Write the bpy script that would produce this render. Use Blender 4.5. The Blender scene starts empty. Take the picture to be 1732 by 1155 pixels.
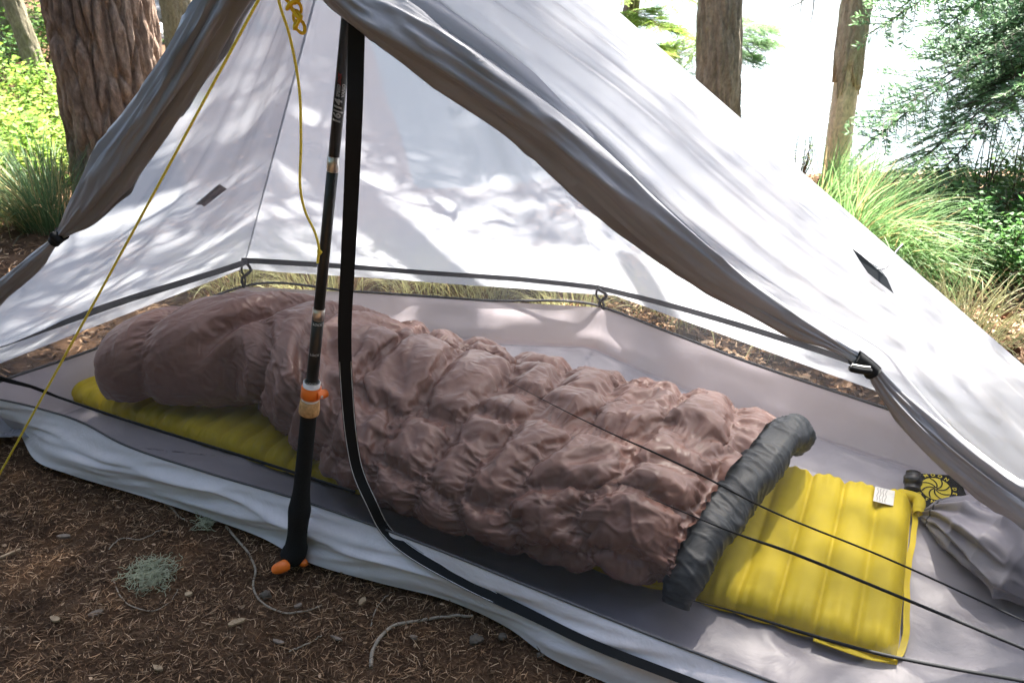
import bpy, bmesh, math, random
import numpy as np
from mathutils import Vector, noise as mnoise
from mathutils.bvhtree import BVHTree

random.seed(7)
rng = np.random.default_rng(7)
SC = bpy.context.scene
COL = SC.collection

# ---------------------------------------------------------------- camera, sky, sun, exposure
F_PX, PITCH, CAM_H = 1420.0, math.atan(697.5 / 1420.0), 1.05      # photograph pixels (1732 x 1155)
cam_d = bpy.data.cameras.new('camera')
cam_d.sensor_width = 36.0
cam_d.lens = F_PX / 1732.0 * 36.0
cam_d.clip_start, cam_d.clip_end = 0.02, 3000.0
cam_d.dof.use_dof = True
cam_d.dof.focus_distance = 1.5
cam_d.dof.aperture_fstop = 10.0
cam = bpy.data.objects.new('camera', cam_d)
cam.location = (0, 0, CAM_H)
cam.rotation_euler = (math.pi / 2 - PITCH, 0, 0)
COL.objects.link(cam)
SC.camera = cam

SUN_DIR = Vector((0.30, 0.62, 1.02)).normalized()                # towards the sun
world = bpy.data.worlds.new('World')
SC.world = world
world.use_nodes = True
wn = world.node_tree
wn.nodes.clear()
sky = wn.nodes.new('ShaderNodeTexSky')
sky.sky_type = 'NISHITA'
sky.sun_disc = False
sky.sun_elevation = math.asin(SUN_DIR.z)
sky.sun_rotation = math.atan2(SUN_DIR.x, SUN_DIR.y)
sky.air_density, sky.dust_density, sky.ozone_density = 1.0, 3.0, 0.8
bg = wn.nodes.new('ShaderNodeBackground')
bg.inputs['Strength'].default_value = 0.09
wo = wn.nodes.new('ShaderNodeOutputWorld')
wn.links.new(sky.outputs[0], bg.inputs[0])
wn.links.new(bg.outputs[0], wo.inputs[0])

sun_d = bpy.data.lights.new('sun', 'SUN')
sun_d.energy = 5.0
sun_d.angle = math.radians(0.55)
sun_d.color = (1.0, 0.95, 0.88)
sun = bpy.data.objects.new('sun', sun_d)
sun.rotation_euler = SUN_DIR.to_track_quat('Z', 'Y').to_euler()
COL.objects.link(sun)

SC.view_settings.view_transform = 'Standard'
SC.view_settings.look = 'None'
SC.view_settings.exposure = 3.05
SC.view_settings.gamma = 1.0
SC.cycles.use_denoising = True
SC.cycles.adaptive_threshold = 0.02
SC.cycles.max_bounces = 10
SC.cycles.transparent_max_bounces = 24
SC.cycles.diffuse_bounces = 5
SC.cycles.transmission_bounces = 8
SC.cycles.sample_clamp_indirect = 6.0
SC.cycles.caustics_reflective = False
SC.cycles.caustics_refractive = False

# ---------------------------------------------------------------- pixel -> place
CO = np.array([0, 0, CAM_H])


def ray(u, v):
    a, b = (u - 866.0) / F_PX, (577.5 - v) / F_PX
    return np.array([a, math.cos(PITCH) + b * math.sin(PITCH), -math.sin(PITCH) + b * math.cos(PITCH)])


def Zp(u, v, z=0.0):
    d = ray(u, v)
    return CO + d * ((z - CAM_H) / d[2])


def Yp(u, v, y):
    d = ray(u, v)
    return CO + d * (y / d[1])


def on_plane(u, v, P, n):
    d = ray(u, v)
    return CO + d * (np.dot(P - CO, n) / np.dot(d, n))


def near_line(u, v, P, Q):
    """the point on the pixel's ray that passes closest to the straight line P-Q"""
    d = ray(u, v)
    d = d / np.linalg.norm(d)
    e = (Q - P) / np.linalg.norm(Q - P)
    w = CO - P
    b = d @ e
    s = (b * (e @ w) - d @ w) / (1 - b * b)
    return CO + d * s


def px_size(p):
    """metres per photograph pixel at a place"""
    q = np.array(p) - CO
    return (q[1] * math.cos(PITCH) - q[2] * math.sin(PITCH)) / F_PX


# ---------------------------------------------------------------- noise
def _hash(ix, iy, iz, seed):
    h = (ix * 374761393 + iy * 668265263 + iz * 2147483647 + seed * 1274126177) & 0xFFFFFFFF
    h = ((h ^ (h >> 13)) * 1274126177) & 0xFFFFFFFF
    h = (h ^ (h >> 16)) & 0xFFFFFFFF
    return h.astype(np.float64) / 4294967295.0


def vnoise(x, y, z=0.0, seed=0):
    x, y, z = np.broadcast_arrays(np.asarray(x, float), np.asarray(y, float), np.asarray(z, float))
    ix, iy, iz = np.floor(x).astype(np.int64), np.floor(y).astype(np.int64), np.floor(z).astype(np.int64)
    fx, fy, fz = x - ix, y - iy, z - iz
    fx, fy, fz = [t * t * t * (t * (t * 6 - 15) + 10) for t in (fx, fy, fz)]
    r = 0
    for dx in (0, 1):
        for dy in (0, 1):
            for dz in (0, 1):
                w = (fx if dx else 1 - fx) * (fy if dy else 1 - fy) * (fz if dz else 1 - fz)
                r = r + w * _hash(ix + dx, iy + dy, iz + dz, seed)
    return r * 2 - 1


def fbm(x, y, z=0.0, oct=4, seed=0, gain=0.5):
    r, a, f = 0, 1.0, 1.0
    for k in range(oct):
        r = r + a * vnoise(np.asarray(x) * f, np.asarray(y) * f, np.asarray(z) * f, seed + k * 17)
        a *= gain
        f *= 2.03
    return r


# ---------------------------------------------------------------- mesh helpers
def mesh_obj(name, verts, faces, mat=None, parent=None, smooth=True, col=None):
    me = bpy.data.meshes.new(name)
    verts = np.asarray(verts, dtype=np.float32).reshape(-1, 3)
    if isinstance(faces, np.ndarray):
        nf, k = faces.shape
        me.vertices.add(len(verts))
        me.vertices.foreach_set('co', verts.ravel())
        me.loops.add(nf * k)
        me.loops.foreach_set('vertex_index', faces.astype(np.int32).ravel())
        me.polygons.add(nf)
        me.polygons.foreach_set('loop_start', np.arange(0, nf * k, k, dtype=np.int32))
        me.polygons.foreach_set('loop_total', np.full(nf, k, dtype=np.int32))
        me.update(calc_edges=True)
        me.validate()
    else:
        me.from_pydata([tuple(map(float, v)) for v in verts], [], [tuple(int(i) for i in f) for f in faces])
        me.update()
    if smooth:
        me.polygons.foreach_set('use_smooth', np.ones(len(me.polygons), dtype=bool))
    if col is not None:
        ca = me.attributes.new('tint', 'FLOAT_COLOR', 'POINT')
        c4 = np.ones((len(verts), 4), dtype=np.float32)
        c4[:, :3] = col
        ca.data.foreach_set('color', c4.ravel())
    o = bpy.data.objects.new(name, me)
    COL.objects.link(o)
    if mat is not None:
        me.materials.append(mat)
    if parent is not None:
        o.parent = parent
        o.matrix_parent_inverse.identity()
        o.location = tuple(-np.array(parent.get('base', (0, 0, 0)), dtype=float))
    return o


def empty(name, base=(0, 0, 0)):
    o = bpy.data.objects.new(name, None)
    o.empty_display_size = 0.05
    o.location = tuple(map(float, base))
    o['base'] = tuple(map(float, base))
    COL.objects.link(o)
    return o


def tag(o, label=None, cat=None, group=None, kind=None):
    if label: o['label'] = label
    if cat: o['category'] = cat
    if group: o['group'] = group
    if kind: o['kind'] = kind
    return o


def grid_faces(nu, nv, close_u=False, close_v=False):
    iu = np.arange(nu if close_u else nu - 1)
    iv = np.arange(nv if close_v else nv - 1)
    I, J = np.meshgrid(iu, iv, indexing='ij')
    I2, J2 = (I + 1) % nu, (J + 1) % nv
    return np.stack([I * nv + J, I2 * nv + J, I2 * nv + J2, I * nv + J2], -1).reshape(-1, 4)


def spline(pts, n, power=None):
    """Catmull-Rom through pts (k, dim), n samples, even in chord length"""
    pts = np.asarray(pts, float)
    d = np.r_[0, np.cumsum(np.linalg.norm(np.diff(pts, axis=0), axis=1) ** (0.5 if power is None else power))]
    t = np.linspace(0, d[-1], n)
    # cubic Hermite with finite-difference tangents
    m = np.gradient(pts, d, axis=0)
    k = np.clip(np.searchsorted(d, t, side='right') - 1, 0, len(d) - 2)
    h = (d[k + 1] - d[k])
    s = ((t - d[k]) / h)[:, None]
    h = h[:, None]
    return ((2 * s ** 3 - 3 * s ** 2 + 1) * pts[k] + (s ** 3 - 2 * s ** 2 + s) * h * m[k]
            + (-2 * s ** 3 + 3 * s ** 2) * pts[k + 1] + (s ** 3 - s ** 2) * h * m[k + 1])


def unit(v):
    v = np.asarray(v, float)
    return v / np.maximum(np.linalg.norm(v, axis=-1, keepdims=True), 1e-9)


def frames(P):
    """rotation-minimising frames along P (n,3)"""
    T = unit(np.gradient(P, axis=0))
    N = np.zeros_like(T)
    a = np.array([0, 0, 1.0]) if abs(T[0, 2]) < 0.9 else np.array([1.0, 0, 0])
    N[0] = unit(np.cross(T[0], a))
    for i in range(1, len(P)):
        v = N[i - 1] - T[i] * (N[i - 1] @ T[i])
        N[i] = unit(v)
    return T, N, np.cross(T, N)


def tube_geo(P, R, n=8, caps=True):
    P = np.asarray(P, float)
    R = np.broadcast_to(np.asarray(R, float), (len(P),))
    T, N, B = frames(P)
    th = np.linspace(0, 2 * math.pi, n, endpoint=False)
    V = P[:, None] + R[:, None, None] * (np.cos(th)[None, :, None] * N[:, None] + np.sin(th)[None, :, None] * B[:, None])
    V = V.reshape(-1, 3)
    Fc = [tuple(f) for f in grid_faces(len(P), n, close_v=True)[:, ::-1]]
    if caps:
        Fc.append(tuple(range(n)))
        Fc.append(tuple(reversed(range((len(P) - 1) * n, len(P) * n))))
    return V, Fc


def tube(name, P, R, mat, parent=None, n=8, caps=True):
    V, Fc = tube_geo(P, R, n, caps)
    return mesh_obj(name, V, Fc, mat, parent)


def ribbon(name, P, side, width, mat, parent=None, thick=0.0012):
    """a flat strap: P (n,3), side (n,3) unit, width (n,)"""
    P = np.asarray(P, float)
    side = unit(np.broadcast_to(side, P.shape))
    width = np.broadcast_to(np.asarray(width, float), (len(P),))[:, None]
    T = unit(np.gradient(P, axis=0))
    nn = unit(np.cross(T, side)) * thick * 0.5
    ring = np.stack([P - side * width / 2 - nn, P + side * width / 2 - nn, P + side * width / 2 + nn, P - side * width / 2 + nn], 1)
    Fc = [tuple(f) for f in grid_faces(len(P), 4, close_v=True)]
    Fc += [(0, 1, 2, 3), tuple(reversed(range(4 * (len(P) - 1), 4 * len(P))))]
    return mesh_obj(name, ring.reshape(-1, 3), Fc, mat, parent, smooth=False)


def blades(base, direc, side, length, width):
    """rhombic leaf faces; all (n,3)/(n,) -> verts (4n,3), faces (n,4)"""
    length = np.broadcast_to(length, (len(base),))[:, None]
    width = np.broadcast_to(width, (len(base),))[:, None]
    mid = base + direc * length * 0.45
    V = np.stack([base, mid - side * width / 2, base + direc * length, mid + side * width / 2], 1).reshape(-1, 3)
    return V, np.arange(4 * len(base)).reshape(-1, 4)


# ---------------------------------------------------------------- materials
class NT:
    def __init__(s, name):
        s.m = bpy.data.materials.new(name)
        s.m.use_nodes = True
        s.t = s.m.node_tree
        s.t.nodes.clear()
        s.out = s.n('ShaderNodeOutputMaterial')

    def n(s, kind, **kw):
        x = s.t.nodes.new(kind)
        for k, v in kw.items():
            if k.startswith('i_'):
                x.inputs[k[2:].replace('_', ' ')].default_value = v
            else:
                setattr(x, k, v)
        return x

    def l(s, a, b):
        s.t.links.new(a, b)

    def coord(s, scale=(1, 1, 1)):
        tc = s.n('ShaderNodeTexCoord')
        mp = s.n('ShaderNodeMapping')
        mp.inputs['Scale'].default_value = scale
        s.l(tc.outputs['Object'], mp.inputs['Vector'])
        return mp.outputs['Vector']

    def noise(s, scale, detail=4, rough=0.55, vec=None, dist=0.0):
        x = s.n('ShaderNodeTexNoise')
        x.inputs['Scale'].default_value = scale
        x.inputs['Detail'].default_value = detail
        x.inputs['Roughness'].default_value = rough
        x.inputs['Distortion'].default_value = dist
        if vec is not None: s.l(vec, x.inputs['Vector'])
        return x.outputs['Fac']

    def ridged(s, scale, detail=4, vec=None, dist=0.6, lac=2.1):
        x = s.n('ShaderNodeTexNoise')
        x.noise_type = 'RIDGED_MULTIFRACTAL'
        x.normalize = True
        x.inputs['Scale'].default_value = scale
        x.inputs['Detail'].default_value = detail
        x.inputs['Roughness'].default_value = 0.55
        x.inputs['Lacunarity'].default_value = lac
        x.inputs['Distortion'].default_value = dist
        if vec is not None: s.l(vec, x.inputs['Vector'])
        return x.outputs['Fac']

    def ramp(s, fac, stops):
        x = s.n('ShaderNodeValToRGB')
        el = x.color_ramp.elements
        while len(el) < len(stops): el.new(0.5)
        for e, (p, c) in zip(el, stops):
            e.position = p
            e.color = (*c, 1)
        s.l(fac, x.inputs['Fac'])
        return x.outputs['Color']

    def bump(s, h, strength=0.3, dist=0.01, normal=None):
        x = s.n('ShaderNodeBump')
        x.inputs['Strength'].default_value = strength
        x.inputs['Distance'].default_value = dist
        s.l(h, x.inputs['Height'])
        if normal is not None: s.l(normal, x.inputs['Normal'])
        return x.outputs['Normal']

    def principled(s, color=None, rough=0.6, spec=0.5, metal=0.0, normal=None, color_link=None):
        p = s.n('ShaderNodeBsdfPrincipled')
        if color is not None: p.inputs['Base Color'].default_value = (*color, 1)
        if color_link is not None: s.l(color_link, p.inputs['Base Color'])
        p.inputs['Roughness'].default_value = rough
        p.inputs['Specular IOR Level'].default_value = spec
        p.inputs['Metallic'].default_value = metal
        if normal is not None: s.l(normal, p.inputs['Normal'])
        return p

    def done(s, shader):
        s.l(shader.outputs[0], s.out.inputs['Surface'])
        return s.m


def mat_plain(name, color, rough=0.6, spec=0.4, metal=0.0, var=0.15, scale=60, bump=0.15, bdist=0.001):
    t = NT(name)
    f = t.noise(scale, 4, vec=t.coord())
    c = t.ramp(f, [(0.25, tuple(np.array(color) * (1 - var))), (0.75, tuple(np.minimum(np.array(color) * (1 + var), 1)))])
    return t.done(t.principled(color_link=c, rough=rough, spec=spec, metal=metal, normal=t.bump(f, bump, bdist)))


def mat_tint(name, rough=0.7, spec=0.2, trans=0.0, gain=1.0):
    """colour from the mesh's own 'tint' attribute, with a translucent share"""
    t = NT(name)
    a = t.n('ShaderNodeAttribute', attribute_name='tint')
    p = t.principled(rough=rough, spec=spec, color_link=a.outputs['Color'])
    if trans <= 0:
        return t.done(p)
    tr = t.n('ShaderNodeBsdfTranslucent')
    t.l(a.outputs['Color'], tr.inputs['Color'])
    mx = t.n('ShaderNodeMixShader')
    mx.inputs[0].default_value = trans
    t.l(p.outputs[0], mx.inputs[1])
    t.l(tr.outputs[0], mx.inputs[2])
    return t.done(mx)


def mat_fabric(name, color, trans, gloss_rough=0.35, spec=0.35, crease=0.25, tcol=None, see=0.0):
    t = NT(name)
    v = t.coord()
    f = t.noise(9, 5, 0.6, v, 0.6)
    f2 = t.noise(55, 3, 0.5, v)
    c = t.ramp(f, [(0.3, tuple(np.array(color) * 0.93)), (0.7, tuple(np.array(color) * 1.05))])
    nrm = t.bump(f2, 0.10, 0.002, t.bump(t.ridged(7.5, 3, v, 0.8), crease * 0.55, 0.008, t.bump(f, crease * 0.6, 0.012)))
    p = t.principled(rough=gloss_rough, spec=spec, color_link=c, normal=nrm)
    if trans <= 0:
        return t.done(p)
    tr = t.n('ShaderNodeBsdfTranslucent')
    tr.inputs['Color'].default_value = (*(tcol or color), 1)
    mx = t.n('ShaderNodeMixShader')
    mx.inputs[0].default_value = trans
    t.l(p.outputs[0], mx.inputs[1])
    t.l(tr.outputs[0], mx.inputs[2])
    if see > 0:                                   # thin weave: some light goes straight through
        th_ = t.n('ShaderNodeBsdfTransparent')
        th_.inputs['Color'].default_value = (1.0, 0.96, 0.93, 1)
        m2 = t.n('ShaderNodeMixShader')
        m2.inputs[0].default_value = see
        t.l(mx.outputs[0], m2.inputs[1])
        t.l(th_.outputs[0], m2.inputs[2])
        mx = m2
    return t.done(mx)


def mat_net(name, cover, color):
    """fine no-see-um netting: threads over open holes"""
    t = NT(name)
    tr = t.n('ShaderNodeBsdfTransparent')
    d = t.n('ShaderNodeBsdfDiffuse')
    d.inputs['Color'].default_value = (*color, 1)
    tl = t.n('ShaderNodeBsdfTranslucent')
    tl.inputs['Color'].default_value = (*color, 1)
    m0 = t.n('ShaderNodeMixShader')
    m0.inputs[0].default_value = 0.5
    t.l(d.outputs[0], m0.inputs[1])
    t.l(tl.outputs[0], m0.inputs[2])
    mx = t.n('ShaderNodeMixShader')
    mx.inputs[0].default_value = cover
    t.l(tr.outputs[0], mx.inputs[1])
    t.l(m0.outputs[0], mx.inputs[2])
    return t.done(mx)


M = {}
M['canopy'] = mat_fabric('grey_canopy_nylon', (0.235, 0.24, 0.26), 0.60, 0.42, 0.3, 0.3, (0.64, 0.66, 0.70), 0.13)
M['roll'] = mat_fabric('rolled_canopy_nylon', (0.33, 0.33, 0.345), 0.25, 0.4, 0.35, 0.3, (0.30, 0.295, 0.31))
M['floor'] = mat_fabric('grey_floor_nylon', (0.29, 0.275, 0.305), 0.0, 0.4, 0.4, 0.5)
M['sill'] = mat_fabric('pale_sill_nylon', (0.58, 0.55, 0.56), 0.0, 0.45, 0.35, 0.9)
M['wallfab'] = mat_fabric('grey_floor_wall_nylon', (0.50, 0.47, 0.51), 0.42, 0.4, 0.4, 0.5, (0.62, 0.56, 0.59))
M['net'] = mat_net('black_netting', 0.42, (0.055, 0.055, 0.057))
M['net2'] = mat_net('rear_netting', 0.38, (0.11, 0.11, 0.115))
M['black'] = mat_plain('black_webbing', (0.010, 0.011, 0.012), 0.75, 0.2, bump=0.4, scale=900)
M['seam'] = mat_plain('dark_grey_seam_tape', (0.085, 0.085, 0.09), 0.8, 0.2, scale=400)
M['thread'] = mat_plain('white_stitching', (0.6, 0.6, 0.6), 0.7)
M['patch'] = mat_plain('grey_reinforcement_patch', (0.23, 0.22, 0.26), 0.7)

# ---------------------------------------------------------------- the setting: ground, lake, far shore
LAKE_Z = -0.55


def shore_y(x):
    return np.where(x > -0.5, 4.10 + 0.12 * np.sin(x * 1.3), 4.10 + (-0.5 - x) * 5.0)


def ground_z(x, y, fine=True):
    x, y = np.asarray(x, float), np.asarray(y, float)
    near = np.exp(-((x - 0.0) ** 2 + (y - 1.5) ** 2) / 4.0)
    z = 0.10 * fbm(x * 0.35, y * 0.35, 0, 3, 5) * (1 - near)
    if fine:
        flat = np.clip(1 - np.maximum(np.abs((x * 0.43 + (y - 1.5) * 0.90)) / 0.55, np.abs((x * 0.9 - (y - 1.5) * 0.43)) / 1.1), 0, 1)
        amp = np.where(flat > 0, 0.25, 1.0)
        z = z + amp * (0.012 * fbm(x * 6, y * 6, 0, 4, 9) + 0.006 * fbm(x * 30, y * 30, 0, 3, 11)) - 0.010
    sy = shore_y(x)
    t = np.clip((y - sy) / 1.6, 0, 1)
    z = z - (t * t * (3 - 2 * t)) * 1.8
    r = np.hypot(x, y)
    hill = np.clip((r - 150) / 160, 0, 1) * 30 + np.clip((r - 140) / 12, 0, 1) * 2.2
    z = z + np.where(y > 20, hill, 0)
    left = np.clip((-x - 2.5) / 14, 0, 1) * np.clip((24 - y) / 10, 0, 1)
    return z + left * 1.4


def build_ground():
    r = np.r_[np.arange(0.25, 3.6, 0.016), np.geomspace(3.6, 700, 120)]
    na = 900
    a = np.linspace(0, 2 * math.pi, na, endpoint=False)
    Rr, Aa = np.meshgrid(r, a, indexing='ij')
    X, Y = Rr * np.sin(Aa), Rr * np.cos(Aa)
    Z = ground_z(X, Y)
    V = np.stack([X, Y, Z], -1).reshape(-1, 3)
    Fc = grid_faces(len(r), na, close_v=True)[:, ::-1]
    V = np.vstack([V, [[0, 0, float(ground_z(0, 0))]]])
    fan = [(len(V) - 1, (i + 1) % na, i) for i in range(na)]
    t = NT('forest_floor')
    v = t.coord()
    big = t.noise(1.1, 4, 0.6, v)
    mid = t.noise(14, 6, 0.65, v)
    fine = t.noise(120, 5, 0.7, v, 1.2)
    c1 = t.ramp(mid, [(0.28, (0.026, 0.016, 0.010)), (0.46, (0.085, 0.050, 0.029)), (0.6, (0.15, 0.09, 0.052)), (0.78, (0.24, 0.155, 0.098))])
    c2 = t.ramp(fine, [(0.3, (0.02, 0.013, 0.009)), (0.52, (0.075, 0.046, 0.028)), (0.72, (0.19, 0.125, 0.08))])
    mx = t.n('ShaderNodeMix', data_type='RGBA')
    mx.inputs[0].default_value = 0.5
    t.l(c1, mx.inputs[6]); t.l(c2, mx.inputs[7])
    tw = t.ramp(big, [(0.35, (0.8, 0.75, 0.7)), (0.65, (1.15, 1.1, 1.05))])
    mu = t.n('ShaderNodeMix', data_type='RGBA', blend_type='MULTIPLY')
    mu.inputs[0].default_value = 1.0
    t.l(mx.outputs[2], mu.inputs[6]); t.l(tw, mu.inputs[7])
    nrm = t.bump(fine, 0.9, 0.006, t.bump(mid, 0.7, 0.02))
    m = t.done(t.principled(rough=0.95, spec=0.1, color_link=mu.outputs[2], normal=nrm))
    o = mesh_obj('ground', V, Fc, m)
    me = o.data
    tag(o, kind='structure', label='brown forest floor covered in conifer needle litter')
    cap = bpy.data.meshes.new('tmp')
    bpy.data.meshes.remove(cap)
    return o


build_ground()

t = NT('lake_water')
v = t.coord((1.0, 2.6, 1.0))
w = t.noise(2.2, 4, 0.6, v)
p = t.principled((0.05, 0.075, 0.08), 0.26, 0.5, normal=t.bump(w, 0.8, 0.08))
p.inputs['IOR'].default_value = 1.33
lake_m = t.done(p)
a = np.linspace(0, 2 * math.pi, 96, endpoint=False)
lr = np.array([0.5, 8, 30, 80, 200])
LV = np.stack([np.stack([np.sin(a) * rr * 1.15, 100 + np.cos(a) * rr * 0.5 * 0.98 if False else 100 + np.cos(a) * rr * 0.49, np.full_like(a, LAKE_Z)], -1) for rr in lr])
lake = mesh_obj('lake', LV.reshape(-1, 3), grid_faces(len(lr), 96, close_v=True)[:, ::-1], lake_m)
tag(lake, kind='structure', label='bright lake beyond the grassy bank')

# wood on the far shore: one mass of conifers, mirrored in the water
nt = 1500
ang = rng.uniform(-1.25, 1.25, nt)
rad = rng.uniform(150, 240, nt)
fx, fy = np.sin(ang) * rad, np.cos(ang) * rad
keep = fy > 30
fx, fy = fx[keep], fy[keep]
fz = ground_z(fx, fy, False)
hh = rng.uniform(9, 17, len(fx))
V, Fc = [], []
for i in range(len(fx)):
    k = 7
    for lev, (z0, z1, rr) in enumerate(((0.1, 0.5, 0.19), (0.32, 0.75, 0.14), (0.58, 1.0, 0.09))):
        b = len(V)
        aa = np.linspace(0, 2 * math.pi, k, endpoint=False) + lev
        for q in aa:
            V.append((fx[i] + math.cos(q) * rr * hh[i] * rng.uniform(0.75, 1.2), fy[i] + math.sin(q) * rr * hh[i], fz[i] + z0 * hh[i]))
        V.append((fx[i], fy[i], fz[i] + z1 * hh[i]))
        Fc += [(b + j, b + (j + 1) % k, b + k) for j in range(k)]
far = mesh_obj('far_forest', V, Fc, mat_plain('far_conifers', (0.045, 0.075, 0.04), 0.9, 0.1, var=0.4, scale=0.3), smooth=False)
tag(far, 'dark wood of conifers on the far side of the lake', 'forest', kind='stuff')

# ---------------------------------------------------------------- tent geometry
A = Yp(622, -350, 1.20)                    # peak, on the trekking pole
BL = Zp(410, 455, 0.15)
BR = Zp(1040, 500, 0.15)
RC = np.array([1.30, 1.33, 0.05])
LC = Zp(-250, 712, 0.02)
G = Zp(1960, 1075, 0.02)

tent = empty('tent', (0.0, 1.55, 0.0))
tag(tent, 'grey single-pole tent with its doors tied back beside the lake', 'tent')


def pnormal(a, b, c):
    n = unit(np.cross(b - a, c - a))
    return n


def panel(name, P, Q, seed, sag=0.02, nu=90, nv=110, fold=0.010, mat=None, curveP=None, curveQ=None):
    """triangular cloth panel from the peak A to the hem P-Q, sagging inward, with creases that run to the peak"""
    u = np.linspace(0, 1, nu)[:, None]
    v = (np.linspace(0, 1, nv) ** 1.0)[None, :]
    hem = P[None] + (Q - P)[None] * u                              # (nu,3)
    pts = A[None, None] + (hem[:, None] - A[None, None]) * v[..., None]
    n = pnormal(A, P, Q)
    if n[2] < 0: n = -n
    s = -sag * np.sin(math.pi * u) * np.sin(math.pi * np.clip(v, 0, 1)) ** 0.7
    w = fold * (vnoise(u * 7 + seed, v * 0.8, seed, seed) * 0.7 + vnoise(u * 17, v * 1.6, seed + 3, seed) * 0.35) * np.sin(math.pi * v * 0.98) ** 0.6
    edge = np.clip(np.minimum(u, 1 - u) / 0.06, 0, 1)
    pts = pts + n * ((s + w * edge)[..., None])
    return mesh_obj(name, pts.reshape(-1, 3), grid_faces(nu, nv), mat or M['canopy'], tent), n


back_o, nB = panel('back_panel', BL, BR, 3, 0.02)
nL = pnormal(A, LC, BL)
nL = nL if nL[2] > 0 else -nL
right_o, nR = panel('side_panel', BR, RC, 23, 0.02)

# --- the right front panel (outer face) between the tied-back door and the ridge to the right corner
RA = A + np.array([0.0, -0.05, -0.015])
r_low = [(470, -110), (560, 0), (610, 40), (740, 142), (900, 258), (1050, 388), (1200, 495), (1330, 565), (1420, 600), (1465, 630), (1490, 672), (1560, 762), (1650, 838), (1732, 892), (1850, 990)]
r_up = [(560, -110), (640, 0), (720, 35), (850, 105), (985, 205), (1110, 330), (1240, 450), (1350, 530), (1430, 585), (1472, 612), (1508, 650), (1600, 728), (1680, 790), (1732, 832), (1860, 950)]


def roll_curve(low, up, P, Q, first, last, n):
    C, R = [first], [0.02]
    for (a, b), (c, d) in zip(low, up):
        q = near_line((a + c) / 2, (b + d) / 2, P, Q)
        C.append(q)
        R.append(0.46 * math.hypot(a - c, b - d) * px_size(q))
    C.append(last)
    R.append(0.012)
    S = spline(np.c_[np.array(C), np.array(R)], n)
    return S[:, :3], np.maximum(S[:, 3], 0.006)


def roll(name, C, R, seed, lobes=3, twist=5.0, parent=None, flat=1.0):
    n, k = len(C), 56
    T, N, B = frames(C)
    th = np.linspace(0, 2 * math.pi, k, endpoint=False)[None, :]
    s = np.linspace(0, 1, n)[:, None]
    f = 1 + 0.16 * np.sin(lobes * th + twist * s * 2 + seed) + 0.22 * vnoise(np.cos(th) * 2.2 + 5, np.sin(th) * 2.2 + s * 3 + seed, s * 5, seed) \
        + 0.10 * vnoise(np.cos(th) * 6 + 5, np.sin(th) * 6 + seed, s * 9, seed + 2)
    cz = np.cos(th + 1.2 * s), np.sin(th + 1.2 * s)
    f = f + 0.26 * ((1 - np.abs(vnoise(cz[0] * 2.6 + 4, cz[1] * 2.6 + 4, s * 4.0, seed + 5))) ** 4 - 0.35) + 0.15 * ((1 - np.abs(vnoise(cz[0] * 5.5, cz[1] * 5.5 + 4, s * 8.0, seed + 6))) ** 4 - 0.35)
    # a pressed-in fold line running along the roll
    f = f - 0.30 * np.exp(-((((th - 1.9 - twist * 0.25 * s + math.pi) % (2 * math.pi)) - math.pi) / 0.16) ** 2)
    f = f - 0.24 * np.exp(-((((th - 4.2 - twist * 0.35 * s + math.pi) % (2 * math.pi)) - math.pi) / 0.13) ** 2)
    V = C[:, None] + (R[:, None] * f)[..., None] * (np.cos(th)[..., None] * N[:, None] + np.sin(th)[..., None] * B[:, None])
    Fc = [tuple(x) for x in grid_faces(n, k, close_v=True)[:, ::-1]]
    Fc += [tuple(range(k)), tuple(reversed(range((n - 1) * k, n * k)))]
    return mesh_obj(name, V.reshape(-1, 3), Fc, M['roll'], parent)


RCc, RCr = roll_curve(r_low, r_up, RA, G, RA, G, 260)
rr_o = roll('rolled_door', RCc, RCr, 2, 3, 4.0, tent)
rr_o['label'] = 'right door flap rolled up and tied back'
l_out = [(420, -140), (330, 0), (270, 110), (212, 200), (150, 290), (112, 365), (90, 398), (40, 438), (0, 478), (-100, 575)]
l_in = [(520, -140), (432, 0), (372, 95), (300, 200), (235, 295), (170, 352), (104, 408), (70, 455), (0, 512), (-80, 600)]
LA = A + np.array([-0.03, -0.02, -0.01])
LCc, LCr = roll_curve(l_out, l_in, LA, LC, LA, LC, 220)
LCr = LCr * 0.80
lr_o = roll('rolled_door', LCc, LCr, 9, 2, 3.0, tent)
lr_o['label'] = 'left door flap rolled up and tied back'

# left side panel: from the tied-back door roll to the rear ridge
nu, nv = 150, 90
tt = np.linspace(0, 1, nu)
larc = np.r_[0, np.cumsum(np.linalg.norm(np.diff(LCc, axis=0), axis=1))]
larc /= larc[-1]
lin = np.stack([np.interp(tt, larc, LCc[:, k]) for k in range(3)], -1)
lrid = A[None] + (BL - A)[None] * tt[:, None]
w = np.linspace(0, 1, nv)[None, :]
T2 = tt[:, None]
LPts = lin[:, None] * (1 - w[..., None]) + lrid[:, None] * w[..., None]
lf = -0.02 * np.sin(math.pi * w) * np.sin(math.pi * T2) + 0.016 * (vnoise(w * 7, T2 * 0.9, 2, 12) * 0.7 + vnoise(w * 16, T2 * 1.8, 5, 13) * 0.35) * np.sin(math.pi * w) ** 0.5 * np.sin(math.pi * T2) ** 0.5
LPts = LPts + nL * lf[..., None]
left_o = mesh_obj('side_panel', LPts.reshape(-1, 3), grid_faces(nu, nv), M['canopy'], tent)
left_o['label'] = 'left canopy side seen from inside, dappled with leaf shade'

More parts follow.
